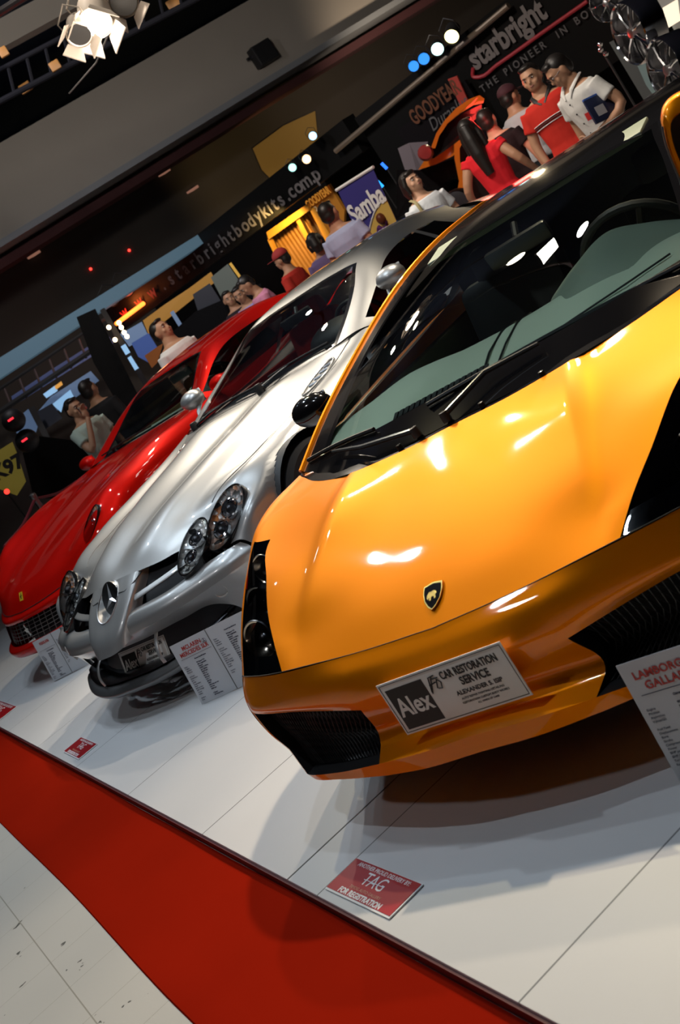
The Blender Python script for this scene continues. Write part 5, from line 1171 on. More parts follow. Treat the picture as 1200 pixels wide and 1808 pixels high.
# main stand sign at the right
e = empty('stand_sign', (0, 0, 0), 0, 'large black stand sign with silver lettering over a dark red swoosh', 'sign')
wallstrip('sign_board', (640, 232), (1075, -75), 1.2, 2.42, -.05 + .05, .12, mat('sign black', (.003, .003, .003), .5, spec=.15), e)
s_ = 'starbright.ph'
text('sign_lettering', 'starbright', letg, e, wmw(835, 112, .03) @ Matrix.Translation((0, .03, 0)), .36, align='LEFT', bold=.012, sx=.80)
bm = bmesh.new(); L = [W_(x, y) - WN * .04 for x, y in ((838, 118), (838, 133), (850, 134), (880, 113), (920, 85), (960, 56), (1000, 28), (1040, 0))]
tube(bm, spline(L, 4), .022, 8); finish(bm, 'red_swoosh', mat('swoosh red', (.28, .015, .025), .5), e)
tx = 0.
for word, wd_ in (('THE', .38), ('PIONEER', .80), ('IN', .26), ('BODY', .55), ('KITS', .5)):
    text('tagline_lettering', word, letd, e, wmw(851, 158, .03) @ Matrix.Translation((tx, 0, 0)), .115, align='LEFT', spacing=1.5, bold=.002); tx += wd_
bm = bmesh.new(); tube(bm, [W_(600, 262) - WN * .1 + Vector((0, 0, .0)), W_(905, 5) - WN * .1], .035, 10); finish(bm, 'edge_rail', mat('brass rail', (.30, .24, .18), .35, .8), e)
e = empty('tyre_banner', (0, 0, 0), 0, 'dark banner with orange lettering and a red flag shape, behind the raised orange car door', 'banner')
wallstrip('banner_cloth', (700, 230), (822, 145), 1.15, 1.98, -.12, .04, mat('banner black', (.004, .003, .004), .6, spec=.1), e)
og = mat('dim orange letters', (.085, .026, .008), .6)
text('banner_lettering', 'GOODYEAR', og, e, plane_mw(W_(768, 181, -.14) - WN * .02, fx, up), .25, bold=.006, sx=.60)
text('script_lettering', 'Duraplus', letd, e, plane_mw(W_(792, 200, -.14) - WN * .02, fx, up), .22, shear=.3, sx=.8)
bm = bmesh.new(); quadbox(bm, [W_(790, 140, -.16), W_(806, 134, -.16), W_(826, 178, -.16), W_(812, 186, -.16)], WN * .02); finish(bm, 'flag_stripe', mat('flag red', (.30, .03, .02), .6), e, smooth=False)
# dark interior of the stand
for (nm, xl, xr, z0, z1, bk, m_) in (('trim_7', (560, 300), (1120, -100), FLOOR, 2.45, .7, mat('stand back wall', (.002, .002, .002), .7, spec=.1)), ('trim_8', (120, 640), (560, 300), FLOOR, 2.2, 2.2, mat('far stand wall', (.004, .004, .005), .7, spec=.1))):
    tag(wallstrip(nm, xl, xr, z0, z1, bk, .1, m_), kind='structure')
# pale panel wall and lightbox at the top right
tag(slab('trim_9', [(1160, 0), (1175, -60), (1400, -120), (1400, 200), (1260, 180)], 12.5, .1, mat('pale grey panel', (.26, .28, .28), .6)), kind='structure')
lb = tag(slab('lightbox', [(1169, 14), (1196, -2), (1201, 36), (1180, 49)], 12.3, .06, mat('lit cream panel', (.8, .75, .62), .5, emit=(1, .88, .66), estr=.75)), 'small glowing cream light panel at the far right behind the wheels', 'light')
tq = mat('teal grey panel', (.13, .20, .21), .5); tq2 = mat('slate panel', (.050, .060, .062), .5)
e = empty('display_panel', (0, 0, 0), 0, 'upright slate and teal display panels behind the chrome wheels', 'panel')
slab('slate_panel', [(1075, 75), (1100, 62), (1175, 195), (1150, 200)], 11.8, .05, tq2, e); slab('dark_post', [(1110, 62), (1122, 55), (1190, 190), (1168, 200)], 11.7, .06, M['black'], e)
slab('teal_panel', [(1122, 110), (1150, 75), (1185, 110), (1200, 175), (1165, 185), (1140, 150)], 11.6, .05, tq, e)
# chrome wheels on display
def rim(px, py, dist, r, tilt, lab):
    p = atD(px, py, dist); e = empty('alloy_wheel', p, 0, lab, 'wheel'); bm = bmesh.new(); ax = (-ray(px, py)) + Vector(tilt); ax.normalize()
    lathe(bm, [(r, -.09), (r, .08), (r * .96, .095), (r * .92, .085), (r * .88, -.02), (r * .86, -.09), (r, -.09)], axis=ax, n=40)
    finish(bm, 'rim_barrel', M['chrome'], e)
    x, y, z = frame_of(ax)
    for k in range(7):
        t = 2 * pi * k / 7 + .2; d = x * cos(t) + y * sin(t); bm = bmesh.new(); tube(bm, [d * r * .15 + z * .05, d * r * .5 + z * .06, d * r * .9 + z * .045], [.026, .018, .024], 8, flat=.6); finish(bm, 'spoke', M['chrome'], e)
    bm = bmesh.new(); lathe(bm, [(0, .09), (r * .16, .08), (r * .22, .04), (r * .22, -.02), (0, -.02)], axis=ax, n=24); finish(bm, 'hub_cap', M['satin'], e)
    bm = bmesh.new(); lathe(bm, [(r * .84, -.085), (0, -.085)], axis=ax, n=24); finish(bm, 'inner_face', M['black'], e)
rim(1128, 52, 10.0, .235, (-.9, 0, .1), 'chrome alloy wheel on display, upper of the two beside the teal panel')
rim(1192, 118, 9.6, .235, (-.9, 0, .1), 'chrome alloy wheel on display, lower one next to the orange door edge')
rim(1078, 2, 10.6, .14, (-.6, 0, .1), 'small chrome wheel cut off by the top edge of the picture')
q = atD(1062, 88, 10.82); e = empty('trophy', (q.x, q.y, FLOOR), 0, 'small cluster of chrome ornaments on a thin black stand behind the white-shirted man', 'ornament')
for x, y in ((1059, 78), (1060, 88), (1069, 95)):
    bm = bmesh.new(); ellipsoid(bm, atD(x, y, 10.8) - Vector((q.x, q.y, FLOOR)), (.022,) * 3, seg=12, rings=8); finish(bm, 'ornament_ball', M['chrome'], e)
bm = bmesh.new(); tube(bm, [(0, 0, q.z - FLOOR + .04), (0, 0, .02)], .010, 8); lathe(bm, [(0, .02), (.12, .015), (.13, 0), (0, 0)], n=20); finish(bm, 'stand', M['black'], e)

# gold stand with curtains
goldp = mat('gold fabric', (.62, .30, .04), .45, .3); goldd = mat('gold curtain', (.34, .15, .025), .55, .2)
BK = 0.4
e = empty('gold_booth', (0, 0, 0), 0, 'gold-lit booth with curtained panels behind the silver car roof', 'booth')
def gq(nm, P, th, m_, bk=BK):
    bm = bmesh.new(); quadbox(bm, [W_(x, y, bk) for x, y in P], WN * th); return finish(bm, nm, m_, e, smooth=False)
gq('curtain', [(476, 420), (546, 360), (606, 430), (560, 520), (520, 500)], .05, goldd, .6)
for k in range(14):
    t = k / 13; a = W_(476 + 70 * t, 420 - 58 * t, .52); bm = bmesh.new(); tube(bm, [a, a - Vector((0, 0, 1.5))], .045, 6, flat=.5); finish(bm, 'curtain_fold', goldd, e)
for xy in ((476, 420), (606, 430)):
    q = W_(*xy, .75); bm = bmesh.new(); tube(bm, [Vector((q.x, q.y, FLOOR)), Vector((q.x, q.y, 1.9))], .04, 8); finish(bm, 'upright', M['black'], e)
gq('top_valance', [(470, 410), (542, 360), (545, 372), (474, 423)], .06, goldp, .2); gq('centre_post', [(520, 386), (527, 382), (552, 430), (546, 436)], .06, goldp, .25)
gq('right_post', [(546, 370), (553, 366), (586, 420), (574, 424)], .06, goldp, .25); gq('left_post', [(472, 424), (476, 421), (487, 446), (484, 450)], .06, goldp, .25)
gq('side_panel', [(545, 352), (580, 326), (608, 372), (604, 440), (575, 420)], .05, mat('amber panel', (.45, .18, .02), .5), .3)
text('booth_lettering', 'GOODYEAR', mat('amber letters', (.8, .35, .06), .5, emit=(1, .4, .05), estr=.35), e, plane_mw(W_(561, 349, .26), fx, up), .15, bold=.005, sx=.62)
text('booth_script', 'Racing', mat('cream letters', (.7, .55, .3), .5), e, plane_mw(W_(568, 366, .26), fx, up), .18, shear=.3, sx=.7)
text('valance_lettering', 'QUALITY TYRES', goldp, e, plane_mw(W_(507, 391, .18), fx, up), .09, bold=.003) if False else None
pl = W_(520, 400, .1) - WN * .5
add_light('SPOT', 'gold_lamp', pl + Vector((0, 0, .25)), W_(530, 430, .6), 130, (1, .62, .18), spot_size=radians(110), spot_blend=.6, shadow_soft_size=.06)
slab('lit_wall_patch', [(446, 262), (500, 222), (556, 196), (566, 296), (490, 328), (462, 300)], 0, .05, mat('ochre wall light', (.30, .19, .05), .8), None, place=lambda x, y: onX(x, y, XW + .1)).name  # lit patch of the dark wall, painted on as an ochre sheet
tag(D.objects['lit_wall_patch'], 'ochre wall light patch, a pool of light painted onto the dark gallery wall', 'panel')
add_light('SPOT', 'ochre_lamp', onX(525, 300, XW + 3), onX(487, 280), 110, (1, .7, .3), spot_size=radians(90), spot_blend=.7, shadow_soft_size=.05)
# sweets banner
e = empty('roll_up_banner', (0, 0, 0), 0, 'upright purple and yellow roll-up banner advertising sweets', 'banner')
TL, TR, BL = atD(595, 335, 13.0), atD(657, 296, 12.6), atD(672, 500, 13.15)
xd = (TR - TL); wd = xd.length; BLv = (BL - TL); hh = BLv.length; mB = plane_mw(TL + xd * .5, xd, -BLv)
yv = (-BLv).normalized()
def bp_(u, v, off=0.): return TL + xd * u + BLv * v - xd.cross(BLv).normalized() * off * (1 if xd.cross(BLv).dot(FWD) > 0 else -1)
def bq(nm, P, m_, off, th=.004):
    bm = bmesh.new(); nn = xd.cross(BLv).normalized(); nn = nn if nn.dot(FWD) > 0 else -nn; quadbox(bm, [bp_(u, v, off) for u, v in P], nn * th); return finish(bm, nm, m_, e, smooth=False)
purple = mat('banner purple', (.045, .04, .22), .5); yel = mat('banner yellow', (.62, .42, .10), .5); brn = mat('toffee brown', (.20, .055, .02), .4)
bq('banner_sheet', [(0, 0), (1, 0), (1, 1.6), (0, 1.6)], purple, 0)
arc = [(0, .74)] + [(k / 8, .74 - .42 * sin(pi * .5 * k / 8) ** .8) for k in range(1, 9)]
bq('yellow_field', arc + [(1, 1.6), (0, 1.6)], yel, .005)
bm = bmesh.new(); tube(bm, [bp_(u, v - .015, .008) for u, v in arc], .008, 6); finish(bm, 'white_arc', M['white'], e)
bm = bmesh.new(); tube(bm, [TL - xd * .03, TR + xd * .03], .016, 8); finish(bm, 'top_bar', M['white'], e)
q = bp_(.5, 1.6); box_obj('banner_base', (q.x, q.y, (q.z + FLOOR) / 2), (.6, .2, max(.05, q.z - FLOOR)), M['satin'], e)
nn = xd.cross(BLv).normalized(); nn = -nn if nn.dot(FWD) > 0 else nn
bm = bmesh.new()
for i, ch in enumerate('Samba'): pass
bm.free()
mt = Matrix((xd.normalized(), nn.cross(xd.normalized()), nn)).transposed().to_4x4(); mt.translation = bp_(.50, .27, .012)
text('banner_lettering', 'Samba', M['white'], e, mt @ Matrix.Rotation(radians(6), 4, 'Z'), .27, bold=.008, sx=.80, shear=.15)
wm_ = [mat('wrapper purple', (.16, .05, .25), .3), mat('wrapper yellow', (.65, .55, .05), .3), mat('wrapper brown', (.16, .03, .03), .3)]
for (u, v, k) in ((.72, .50, 0), (.72, .50, 0), (.30, .86, 1), (.78, .86, 2), (.36, 1.2, 0)):
    p = bp_(u, v - .05, .02); bm = bmesh.new(); ellipsoid(bm, p, (.05, .05, .06), seg=12, rings=8); finish(bm, 'sweet', brn, e)
    p = bp_(u, v + .06, .02); bm = bmesh.new(); X = xd.normalized(); ellipsoid(bm, p, (.05, .04, .04), seg=10, rings=8)
    for sg in (-1, 1): lathe(bm, [(.012, .03), (.045, .085)], c=p, axis=X * sg + Vector((0, 0, .4)), n=10)
    finish(bm, 'wrapper', wm_[k], e)
# orange car in the far stand with one door raised
OD = 13.0; bo = mat('deep orange paint', (.62, .17, .012), .3, .2, coat=1.)
e = empty('gullwing_car', (0, 0, 0), 0, 'orange sports car in the far stand with one door raised', 'car')
def thick(nm, pts, r, m_, dist=OD, flat=.5, n=10): bm = bmesh.new(); tube(bm, spline([atD(x, y, dist) for x, y in pts], 5), r, n, flat=flat); return finish(bm, nm, m_, e)
slab('raised_door', [(760, 262), (770, 235), (785, 212), (805, 191), (828, 175), (846, 168), (855, 174), (853, 182), (835, 186), (812, 200), (790, 218), (775, 240), (768, 262)], OD, .25, bo, e)
slab('door_glass', [(770, 250), (785, 222), (812, 202), (850, 184), (850, 200), (822, 240), (765, 280), (752, 272)], OD + .05, .12, M['blackgloss'], e)
slab('roof_panel', [(738, 300), (770, 290), (800, 275), (818, 250), (822, 242), (812, 240), (780, 262), (752, 278)], OD + .1, .9, bo, e)
slab('door_pillar', [(801, 255), (816, 243), (820, 246), (811, 262), (812, 285), (820, 312), (834, 326), (826, 370), (798, 372), (806, 345), (810, 320), (802, 280)], OD - .1, .35, bo, e)
slab('door_opening', [(812, 262), (822, 246), (860, 262), (890, 330), (880, 380), (830, 370), (834, 326), (820, 312), (812, 285)], OD + .2, .1, M['black'], e)
slab('far_wing', [(700, 300), (740, 300), (800, 280), (812, 330), (800, 372), (700, 385)], OD + .5, .8, M['blackgloss'], e)
bm = bmesh.new(); lathe(bm, [(.0, .05), (.12, .04), (.14, 0), (.14, -.1)], c=atD(808, 360, 12.3), axis=-ray(808, 360) + Vector((-.3, 0, 0)), n=24); finish(bm, 'wheel_hub', M['gunmetal'], e)
bm = bmesh.new(); lathe(bm, [(.0, .05), (.06, .04), (.08, 0), (.08, -.1)], c=atD(751, 270, OD - .1), axis=-ray(751, 270), n=16); finish(bm, 'tail_lamp', mat('dull red lens', (.25, .03, .03), .3), e)
q = atD(745, 350, OD + .6); box_obj('car_body', (q.x, q.y, (q.z + FLOOR) / 2), (.7, .7, q.z - FLOOR), M['blackgloss'], e, bev=.1)
gb = tag(slab('grey_display_board', [(702, 262), (722, 252), (755, 250), (745, 298), (830, 560), (805, 570)], 15.4, .05, mat('violet grey board', (.12, .10, .12), .7)), 'dim violet-grey board standing behind the orange car', 'board')
# stage lamps --------------------------------------------------
GB = 'small coloured stage lamps over the stand sign'
par_can(797, 65, 15.0, .085, atD(780, 160, 14.0), (1, .85, .35), 5, 'round glowing warm white stage lamp, rightmost in the row above the stand', None, energy=30, ecol=(1, .8, .5), ang=100)
par_can(772, 87, 15.2, .075, atD(800, 200, 12.5), (.6, 1, .95), 3, 'oval glowing pale white stage lamp, second from the right above the stand', None)
par_can(748, 104, 15.4, .07, atD(780, 200, 12.5), (.02, .28, 1), 1.3, 'blue stage lamp above the stand, next to the pale white one', None)
par_can(730, 117, 15.5, .065, atD(760, 220, 12.5), (.02, .28, 1), 1.3, 'blue stage lamp at the far left end of the row above the stand', None)
par_can(552, 240, (W_(552, 240) - CAMPOS).length - .32, .055, atD(560, 300, 6), (.35, .65, 1), 3, 'dark moving-head lamp with a small blue-white lens on top of the fascia', None, length=3)
par_can(541, 281, (W_(541, 281) - CAMPOS).length - .32, .06, atD(560, 340, 8), (1, .55, .25), 4, 'round warm lamp on the fascia next to the ochre wall light patch', None)
par_can(516, 296, (W_(516, 296) - CAMPOS).length - .32, .055, atD(500, 420, 13), (.35, .8, .7), 2.5, 'greenish white lamp on the fascia, left of the warm round lamp', None, length=3.2)
par_can(222, 510, (W_(222, 510) - CAMPOS).length - .32, .13, atD(228, 560, 16), (1, .12, .02), .55, 'dark stage lamp with a dull red lens above the start of the web address', None, length=1.6)
par_can(196, 528, (W_(196, 528) - CAMPOS).length - .32, .12, atD(150, 560, 16), (.1, .1, .1), .1, 'unlit black stage lamp left of the dull red one', None, length=1.8)
# big white lamps at the top left
wl = mat('cream lamp housing', (.62, .55, .47), .45)
LA = par_can(168, 40, 9.4, .115, car_world(SLR, (.2, .3, .4)), (1, .93, .84), 40, 'glowing cream stage lamp with open barn doors at the top left', None, body=wl, doors=True, length=1.6)
par_can(140, 62, 9.3, .085, atD(150, 200, 8.5), (.10, .08, .06), .2, 'unlit cream stage lamp hanging below the glowing one', None, body=wl, doors=True, length=1.8)
par_can(218, 4, 9.6, .10, atD(226, 120, 8.2), (.10, .08, .06), .3, 'unlit cream stage lamp to the right of the glowing one', None, body=wl, doors=True, length=1.8)
add_light('POINT', 'lamp_spill', atD(170, 75, 8.9), (0, 0, 0), 14, (1, .85, .7), shadow_soft_size=.1)
bm = bmesh.new(); tube(bm, [atD(200, 40, 9.6), atD(170, 110, 9.7), atD(122, 165, 9.8)], .006, 6); tag(finish(bm, 'safety_cable', mat('grey cable', (.2, .2, .2), .6)), 'thin grey cable sloping down from the cream stage lamps', 'cable')
bm = bmesh.new(); a = atD(-60, 60, 9.9); b_ = atD(330, -190, 9.9); tube(bm, [a, b_], .03, 10); tag(finish(bm, 'lighting_bar', M['gunmetal']), 'metal bar above the cream stage lamps', 'bar')

# ---------------------------------------------------------------- far left: gallery edge, blue stands, tower
blu = mat('blue lit slab edge', (.07, .12, .16), .6, emit=(.16, .33, .46), estr=.16)  # blue light on the slab is put in as faint emission
A = atZ(-30, 672, 2.42); B = atZ(385, 402, 2.42); dv = (B - A).normalized(); side = dv.cross(Vector((0, 0, 1)))
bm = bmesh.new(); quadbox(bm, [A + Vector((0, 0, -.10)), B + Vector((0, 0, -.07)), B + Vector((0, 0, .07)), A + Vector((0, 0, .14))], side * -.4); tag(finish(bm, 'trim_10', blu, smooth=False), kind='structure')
e = empty('gallery_railing', (0, 0, 0), 0, 'dark metal railing below the blue-lit slab edge at the far left', 'railing')
bm = bmesh.new(); tube(bm, [atD(-20, 700, 20.8), atD(190, 560, 20.8)], .03, 6); finish(bm, 'rail', M['black'], e); bm = bmesh.new(); tube(bm, [atD(-20, 740, 20.8), atD(190, 600, 20.8)], .05, 6); finish(bm, 'rail', M['black'], e)
for k in range(9):
    t = k / 8; bm = bmesh.new(); tube(bm, [atD(-20 + 210 * t, 700 - 140 * t, 20.8), atD(-5 + 210 * t, 738 - 140 * t, 20.8)], .02, 6); finish(bm, 'baluster', mat('dull rail metal', (.10, .07, .07), .5), e)
e = empty('blue_stand', (0, 0, 0), 0, 'row of pale blue exhibition booths at the far left behind the photographer', 'booth')
bl2 = mat('pale blue panel', (.18, .26, .40), .6, emit=(.10, .20, .38), estr=.22); bl3 = mat('bright blue panel', (.3, .45, .6), .6, emit=(.25, .5, .8), estr=.7); bl4 = mat('violet blue panel', (.10, .12, .24), .6, emit=(.05, .08, .2), estr=.3)  # emission stands in for the blue light falling on these panels
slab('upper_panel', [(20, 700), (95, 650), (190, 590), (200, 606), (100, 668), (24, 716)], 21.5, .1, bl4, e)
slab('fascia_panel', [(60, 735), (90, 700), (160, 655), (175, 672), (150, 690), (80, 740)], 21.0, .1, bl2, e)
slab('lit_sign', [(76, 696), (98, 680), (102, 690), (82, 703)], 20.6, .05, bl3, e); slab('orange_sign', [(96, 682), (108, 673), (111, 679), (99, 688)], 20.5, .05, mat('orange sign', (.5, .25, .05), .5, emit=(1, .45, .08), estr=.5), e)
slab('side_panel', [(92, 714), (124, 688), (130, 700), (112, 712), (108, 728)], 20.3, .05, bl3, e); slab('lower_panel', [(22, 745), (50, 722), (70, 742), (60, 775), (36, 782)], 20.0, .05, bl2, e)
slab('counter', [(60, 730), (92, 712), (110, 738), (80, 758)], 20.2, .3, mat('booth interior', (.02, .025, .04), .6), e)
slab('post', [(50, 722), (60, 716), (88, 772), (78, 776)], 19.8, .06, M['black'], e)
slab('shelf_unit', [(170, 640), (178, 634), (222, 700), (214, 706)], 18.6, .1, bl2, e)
# right-hand window stand under the web address: awning and pale panels, light on them put in as faint emission
e = empty('window_stand', (0, 0, 0), 0, 'booth with an ochre awning and pale blue posts behind the man in the white T-shirt', 'booth')
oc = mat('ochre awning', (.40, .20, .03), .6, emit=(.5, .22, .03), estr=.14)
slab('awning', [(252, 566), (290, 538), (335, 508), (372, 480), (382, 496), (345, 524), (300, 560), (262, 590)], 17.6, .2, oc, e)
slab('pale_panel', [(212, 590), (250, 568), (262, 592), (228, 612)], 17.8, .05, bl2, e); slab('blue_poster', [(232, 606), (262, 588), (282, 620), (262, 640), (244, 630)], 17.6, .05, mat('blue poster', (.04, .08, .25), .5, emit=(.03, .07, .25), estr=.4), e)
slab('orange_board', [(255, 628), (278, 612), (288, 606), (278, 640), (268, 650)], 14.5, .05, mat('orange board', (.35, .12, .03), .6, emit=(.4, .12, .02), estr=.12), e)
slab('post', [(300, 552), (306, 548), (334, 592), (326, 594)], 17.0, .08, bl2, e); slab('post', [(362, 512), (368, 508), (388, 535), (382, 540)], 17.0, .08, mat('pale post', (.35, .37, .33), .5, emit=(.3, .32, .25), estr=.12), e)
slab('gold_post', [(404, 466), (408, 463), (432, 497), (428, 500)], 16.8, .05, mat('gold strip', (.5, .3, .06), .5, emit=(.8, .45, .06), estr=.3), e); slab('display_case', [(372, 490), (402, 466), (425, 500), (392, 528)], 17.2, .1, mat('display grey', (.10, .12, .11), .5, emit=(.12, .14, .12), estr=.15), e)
slab('shelf_front', [(340, 520), (370, 500), (395, 540), (370, 556), (350, 552)], 16.9, .1, mat('shelf dark', (.03, .035, .05), .5), e)
bt = tag(slab('sales_counter', [(300, 590), (345, 550), (460, 500), (470, 560), (420, 580), (330, 610)], 16.5, .2, mat('black table cloth', (.004, .004, .005), .8, spec=.1)), 'black-covered sales counter behind the roofs of the red and silver cars', 'counter')
# tower
e = empty('truss_tower', (0, 0, 0), 0, 'tall black tower with a column of small warm bulbs, left of the man in white', 'tower')
slab('tower_body', [(135, 560), (168, 545), (240, 690), (330, 868), (300, 890), (205, 708), (165, 640)], 16.5, .4, mat('tower black', (.003, .003, .003), .7, spec=.1), e)
slab('tower_frame', [(176, 548), (184, 543), (262, 676), (254, 682)], 16.2, .08, M['blackplastic'], e)
wb = mat('warm bulb', (.8, .6, .4), .5, emit=(1, .72, .42), estr=6)
for x, y in ((210, 570), (214, 578), (219, 587), (224, 594), (192, 578), (203, 600)):
    bm = bmesh.new(); ellipsoid(bm, atD(x, y, 16.0), (.030,) * 3, seg=10, rings=8); finish(bm, 'bulb', wb, e)
for P in ([(213, 612), (221, 607), (230, 622), (222, 627)], [(225, 632), (231, 628), (245, 650), (238, 654)]): slab('lit_slot', P, 16.0, .04, bl3, e)
# yellow sign, rope barrier and dark equipment at the left edge
e = empty('yellow_sign', (0, 0, 0), 0, 'dim yellow and green illuminated sign at the left edge', 'sign')
slab('sign_face', [(-10, 800), (22, 780), (30, 800), (46, 850), (30, 875), (-10, 860)], 14.5, .1, mat('yellow sign face', (.30, .24, .05), .6, emit=(.25, .2, .03), estr=.25), e)
text('sign_lettering', 'K97', M['black'], e, plane_mw(atD(14, 826, 14.4), RIGHT - FWD * RIGHT.dot(FWD), -DOWN) @ Matrix.Rotation(radians(30), 4, 'Z'), .22, bold=.01)
g2 = 'dark speaker cabinets with red displays at the left edge'
for x, y in ((24, 742), (48, 778)):
    m_ = Matrix.Translation(atD(x, y, 14)) @ Matrix((RIGHT, -DOWN, -FWD)).transposed().to_4x4() @ Matrix.Rotation(radians(34), 4, 'Z')
    e = empty('speaker_cabinet', m_.translation[:], 0, 'black rounded loudspeaker with a small red display, stacked at the left edge', 'speaker', g2); e.rotation_euler = m_.to_euler()
    bm = bmesh.new(); ellipsoid(bm, (0, 0, 0), (.13, .13, .12)); finish(bm, 'cabinet', M['black'], e)
    bm = bmesh.new(); box(bm, (0, 0, .115), (.07, .022, .02), bev=.004); finish(bm, 'red_display', mat('red display', (.3, 0, 0), .5, emit=(1, .03, .05), estr=1.6), e)
q = atD(12, 868, 14); e = empty('red_lamp', (q.x, q.y, FLOOR), 0, 'small glowing red lamp on a thin stand low at the left edge', 'light')
bm = bmesh.new(); ellipsoid(bm, (0, 0, q.z - FLOOR), (.03,) * 3, seg=10, rings=8); finish(bm, 'red_bulb', mat('red lamp', (.5, 0, 0), .4, emit=(1, .03, .02), estr=3), e)
bm = bmesh.new(); tube(bm, [(0, 0, q.z - FLOOR - .02), (0, 0, 0)], .01, 6); finish(bm, 'stand', M['black'], e)
e = empty('rope_barrier', (0, 0, 0), 0, 'chrome barrier post with dark red ropes left of the red car bonnet', 'barrier')
pt = atD(58, 876, 11.6); pb = Vector((pt.x, pt.y, .002))
bm = bmesh.new(); tube(bm, [pt, pb + Vector((0, 0, .03))], .026, 12); lathe(bm, [(0, .03), (.03, .02), (.035, 0), (.03, -.03)], c=pt, n=16); lathe(bm, [(0, .04), (.05, .03), (.16, .01), (.16, 0), (0, 0)], c=pb, n=24); finish(bm, 'post', M['satin'], e)
for end in (atD(8, 965, 11.0), atD(135, 850, 12.4)):
    bm = bmesh.new(); mid = pt.lerp(end, .5) - Vector((0, 0, .05)); tube(bm, spline([pt - Vector((0, 0, .03)), mid, end], 6), .014, 8); finish(bm, 'rope', mat('dark red rope', (.22, .02, .03), .7), e)
bt = tag(slab('dark_platform_unit', [(40, 800), (70, 770), (150, 780), (180, 830), (110, 880), (60, 880)], 14.2, .8, mat('black drape', (.003, .003, .003), .8, spec=.1)), 'black draped equipment table behind the photographer', 'table')
# second blue accent lights
for x, y, c_ in ((683, 298, (.02, .15, 1)), (676, 330, (.02, .3, .8))):
    p = atD(x, y, 14.5); e = empty('blue_strip_light', (p.x, p.y, FLOOR), 0, 'short blue strip light glowing in the dark stand, %s' % ('upper one' if x == 683 else 'lower one'), 'light')
    o3 = Vector((p.x, p.y, FLOOR)); bm = bmesh.new(); tube(bm, [p - o3, atD(x - 10, y - 10, 14.5) - o3], .018, 8); finish(bm, 'led_tube', mat('blue led %d' % x, (0, .02, .1), .5, emit=c_, estr=2.2), e)
    bm = bmesh.new(); tube(bm, [p - o3, (0, 0, 0)], .008, 6); finish(bm, 'post', M['black'], e)
# ---------------------------------------------------------------- small things on the platform
def placard(BL, BR, h, lean, pages, label, lines, title, star=False):
    """printed sheets on a clear stand; BL, BR = lower corners on the platform"""
    BL = Vector(BL); BR = Vector(BR); xd = (BR - BL).normalized(); back = Vector((-xd.y, xd.x, 0)); w = (BR - BL).length
    e = empty('info_placard', BL, 0, label, 'placard'); upv = (Vector((0, 0, 1)) * cos(lean) + back * sin(lean)).normalized()
    m = plane_mw(Vector((0, 0, .004)), xd, upv)
    pm = mat('placard paper', (.60, .61, .64), .45); bm = bmesh.new(); box(bm, (w / 2, h / 2, -.002), (w, h, .003)); bm.transform(m); finish(bm, 'printed_sheet', pm, e)
    bm = bmesh.new(); foot = back * .12 + Vector((0, 0, 0)); top = m @ Vector((w / 2, h * .75, -.004))
    quadbox(bm, [m @ Vector((w * .35, h * .8, -.004)), m @ Vector((w * .65, h * .8, -.004)), xd * w * .65 + back * (.12 + h * sin(lean)), xd * w * .35 + back * (.12 + h * sin(lean))], Vector((0, 0, .002))); finish(bm, 'easel_leg', M['white'], e, smooth=False)
    ink = mat('dark ink', (.05, .05, .08), .6); rd = mat('red ink', (.50, .05, .04), .5)
    pw = w / pages; y = h - .035
    if pages > 1:
        bm = bmesh.new(); box(bm, (pw, h / 2, .001), (.003, h, .003)); bm.transform(m); finish(bm, 'sheet_joint', mat('sheet joint', (.2, .2, .2), .5), e)
    for k, t in enumerate(title):
        text('title_lettering', t, rd, e, m @ Matrix.Translation((pw * .52, y - k * .027, .001)), .027 if len(title[0]) < 9 or k else .026, ext=.0002, bold=.0006)
    if star:
        bm = bmesh.new(); c = m @ Vector((pw * .86, y - .008, .001)); lathe(bm, [(.011, 0), (.0125, 0)], c=c, axis=m.to_3x3() @ Vector((0, 0, 1)), n=20)
        for k in range(3): t = pi / 2 + k * 2.0944; tube(bm, [c, m @ Vector((pw * .86 + cos(t) * .011, y - .008 + sin(t) * .011, .001))], .001, 4)
        finish(bm, 'star_mark', ink, e)
    bm = bmesh.new(); box(bm, (pw * .52, y - .046, .0006), (pw * .84, .0012, .0006)); bm.transform(m); finish(bm, 'rule', ink, e)
    for pg in range(pages):
        y0 = y - .062 if pg == 0 else h - .04
        for k, (a, b_) in enumerate(lines):
            yy = y0 - k * .0098
            if yy < .012: break
            text('spec_lettering', a, ink, e, m @ Matrix.Translation((pg * pw + pw * .07, yy, .001)), .0082, align='LEFT', ext=.0002)
            if b_: text('spec_lettering', b_, ink, e, m @ Matrix.Translation((pg * pw + pw * .42, yy, .001)), .0082, align='LEFT', ext=.0002, bold=.0003)
    return e
spec = [('', 'General Specifications'), ('', ''), ('Engine', '90 Degree V10'), ('Position', 'Mid Longitudinal'), ('Aspiration', 'Natural'), ('Valvetrain', 'DOHC 4 Valves'), ('', 'per Cylinder'), ('Fuel Feed', 'Multi Point'), ('Displacement', '4961 cc'), ('Bore', '82.5 mm'), ('Stroke', '92.8 mm'), ('Compression', '11.0 : 1'), ('Power', '500 bhp'), ('BHP per Litre', '100.8'), ('BHP / Weight', '349.6 bhp per ton'), ('Torque', '510 Nm'), ('Redline', '8000 rpm'), ('', ''), ('Gearbox', '6 Speed'), ('Drive', 'All Wheel Drive')]
def lean_for(BL, tlpx, h):
    return None
LBp = Vector((*atZ(1205, 1391)[:2], 0)); d_ = Vector((cos(LAM[0]), sin(LAM[0]), 0)); 
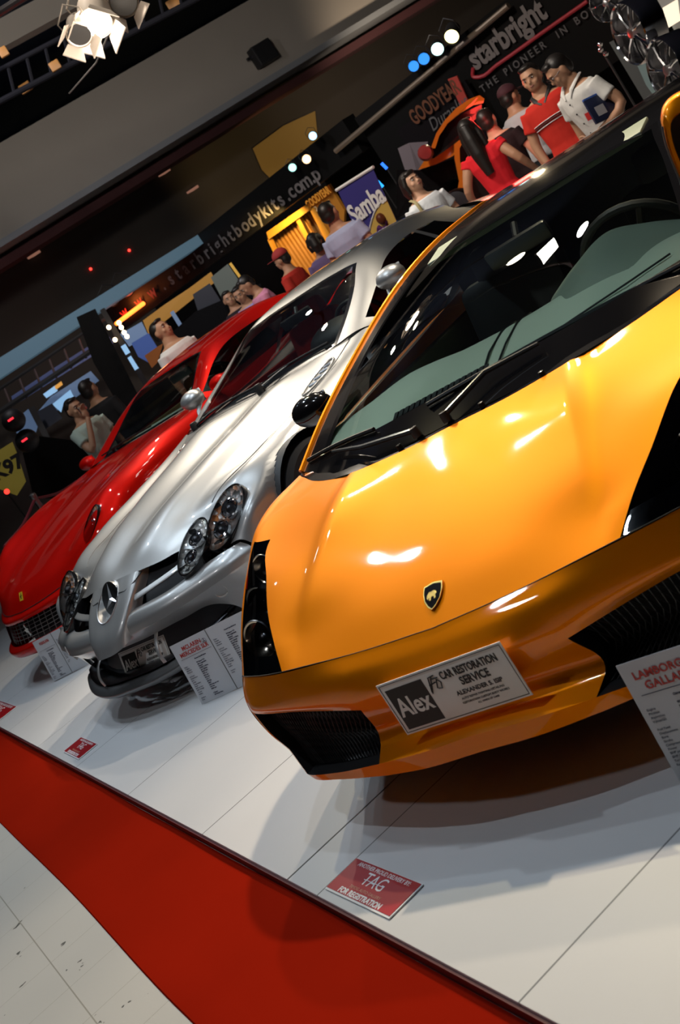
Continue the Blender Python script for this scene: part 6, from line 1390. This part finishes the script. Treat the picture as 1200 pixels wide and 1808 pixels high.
placard(LBp, LBp + d_ * .215, .305, radians(8), 1, 'white specification placard with red heading beside the orange car, cut by the right edge', spec, ['LAMBORGHINI', 'GALLARDO'])
a = atZ(357, 1245); b_ = atZ(428, 1213); dd = (b_ - a); dd.z = 0; dd.normalize()
placard(a, a + dd * .46, .30, radians(10), 2, 'two-page white specification placard standing between the silver and orange cars', spec, ['MCLAREN', 'MERCEDES SLR'], star=True)
a = atZ(96, 1204); b_ = atZ(140, 1182); dd = (b_ - a); dd.z = 0; dd.normalize()
placard(a, a + dd * .40, .30, radians(10), 2, 'white specification placard half hidden behind the nose of the silver car', spec, ['FERRARI', ''])
# red delivery plates lying on the platform
def delivery(TL, TR, BL, label, group=None):
    a, b_, c = (Vector((*atZ(*p)[:2], 0)) for p in (TL, TR, BL)); xd = b_ - a; yd = a - c; w, h = xd.length, yd.length
    m = plane_mw((a + b_) / 2 - yd / 2 + Vector((0, 0, .004)), xd, yd); loc = m.translation.copy()
    e = empty('delivery_plate', loc, 0, label, 'plate', group); m.translation = Vector((0, 0, 0))
    w0, h0 = .39, .135
    m = m @ Matrix.Diagonal((w / w0, h / h0, 1, 1))
    bm = bmesh.new(); box(bm, (0, 0, -.0015), (w0, h0, .004), bev=.0015); bm.transform(m); finish(bm, 'plate_base', M['white'], e)
    rp = mat('plate red', (.42, .006, .012), .35, coat=.5); bm = bmesh.new(); box(bm, (0, .002, .0014), (w0 - .010, h0 - .010, .001)); bm.transform(m); finish(bm, 'red_field', rp, e)
    T = lambda s, x, y, sz, mm, **k: text('plate_lettering', s, mm, e, m @ Matrix.Translation((x, y, .0021)), sz, ext=.0002, **k)
    T('ANOTHER PROUD DELIVERY BY:', 0, .050, .021, M['white'], bold=.0003, sx=.98); T('TAG', 0, .012, .066, M['white'], sx=.95); T('TIMOG AUTO GALLERY', .0, -.027, .0155, mat('plate gold', (.55, .30, .2), .5), sx=1.1); T('FOR REGISTRATION', 0, -.049, .027, M['white'], bold=.0010, sx=1.02)
    bm = bmesh.new(); box(bm, (0, .010, .0024), (.115, .0022, .0006)); bm.transform(m); finish(bm, 'crossbar', M['white'], e)
    return e
delivery((630, 1516), (748, 1563), (575, 1571), 'red delivery plate lying at the platform edge in front of the orange car')
delivery((145, 1303), (173, 1315), (112, 1328), 'red delivery plate lying at the platform edge in front of the silver car')
a = atZ(-18, 1228)
delivery((-2, 1240), (30, 1251), (-36, 1262), 'red and white plate cut by the left edge, in front of the red car')
# the orange car's own near-side door, swung up above the windscreen pillar
e = D.objects.new('raised_door', None); link(e, lam_root); e['label'] = 'orange door swung up above the windscreen pillar'
ICAR = (Matrix.Translation((LAM[1], LAM[2], 0)) @ Matrix.Rotation(LAM[0], 4, 'Z')).inverted()
DD = 3.35
O = [(1167, 214), (1170, 192), (1181, 176), (1196, 165), (1215, 158), (1245, 160), (1262, 200), (1262, 330), (1250, 420), (1225, 400), (1200, 318), (1186, 285), (1174, 250)]
I = [(1199, 214), (1203, 196), (1215, 184), (1235, 182), (1245, 215), (1243, 330), (1228, 340), (1212, 290)]
d0 = ray(1210, 280); d0.z = 0; d0.normalize()
so = [Vector(p) for p in spline([atD(x, y, DD) for x, y in O] + [atD(*O[0], DD)], 4)][:-1]; cen = sum(so, Vector((0, 0, 0))) / len(so)
rings = []
bm = bmesh.new()
for k, (s_, off) in enumerate(((.93, 0), (1.0, .02), (1.0, .06), (.93, .08), (.62, .07), (.60, .015), (.64, -.004))):
    rings.append([bm.verts.new(cen + (p - cen) * s_ + d0 * off) for p in so])
for a_, b2 in zip(rings, rings[1:] + rings[:1]):
    n = len(a_)
    for k in range(n): bm.faces.new((a_[k], a_[(k + 1) % n], b2[(k + 1) % n], b2[k]))
bm.transform(ICAR); finish(bm, 'door_frame', M['orange'], e, angle=60)
bm = bmesh.new(); bm.faces.new([bm.verts.new(cen + (p - cen) * .63 + d0 * .05) for p in so]); bm.transform(ICAR); finish(bm, 'door_trim', M['black'], e)
bm = bmesh.new(); tube(bm, [cen + (p - cen) * 1.0 - d0 * .002 for p in so[38:52]] , .003, 6); bm.transform(ICAR); finish(bm, 'door_seal', M['satin'], e)
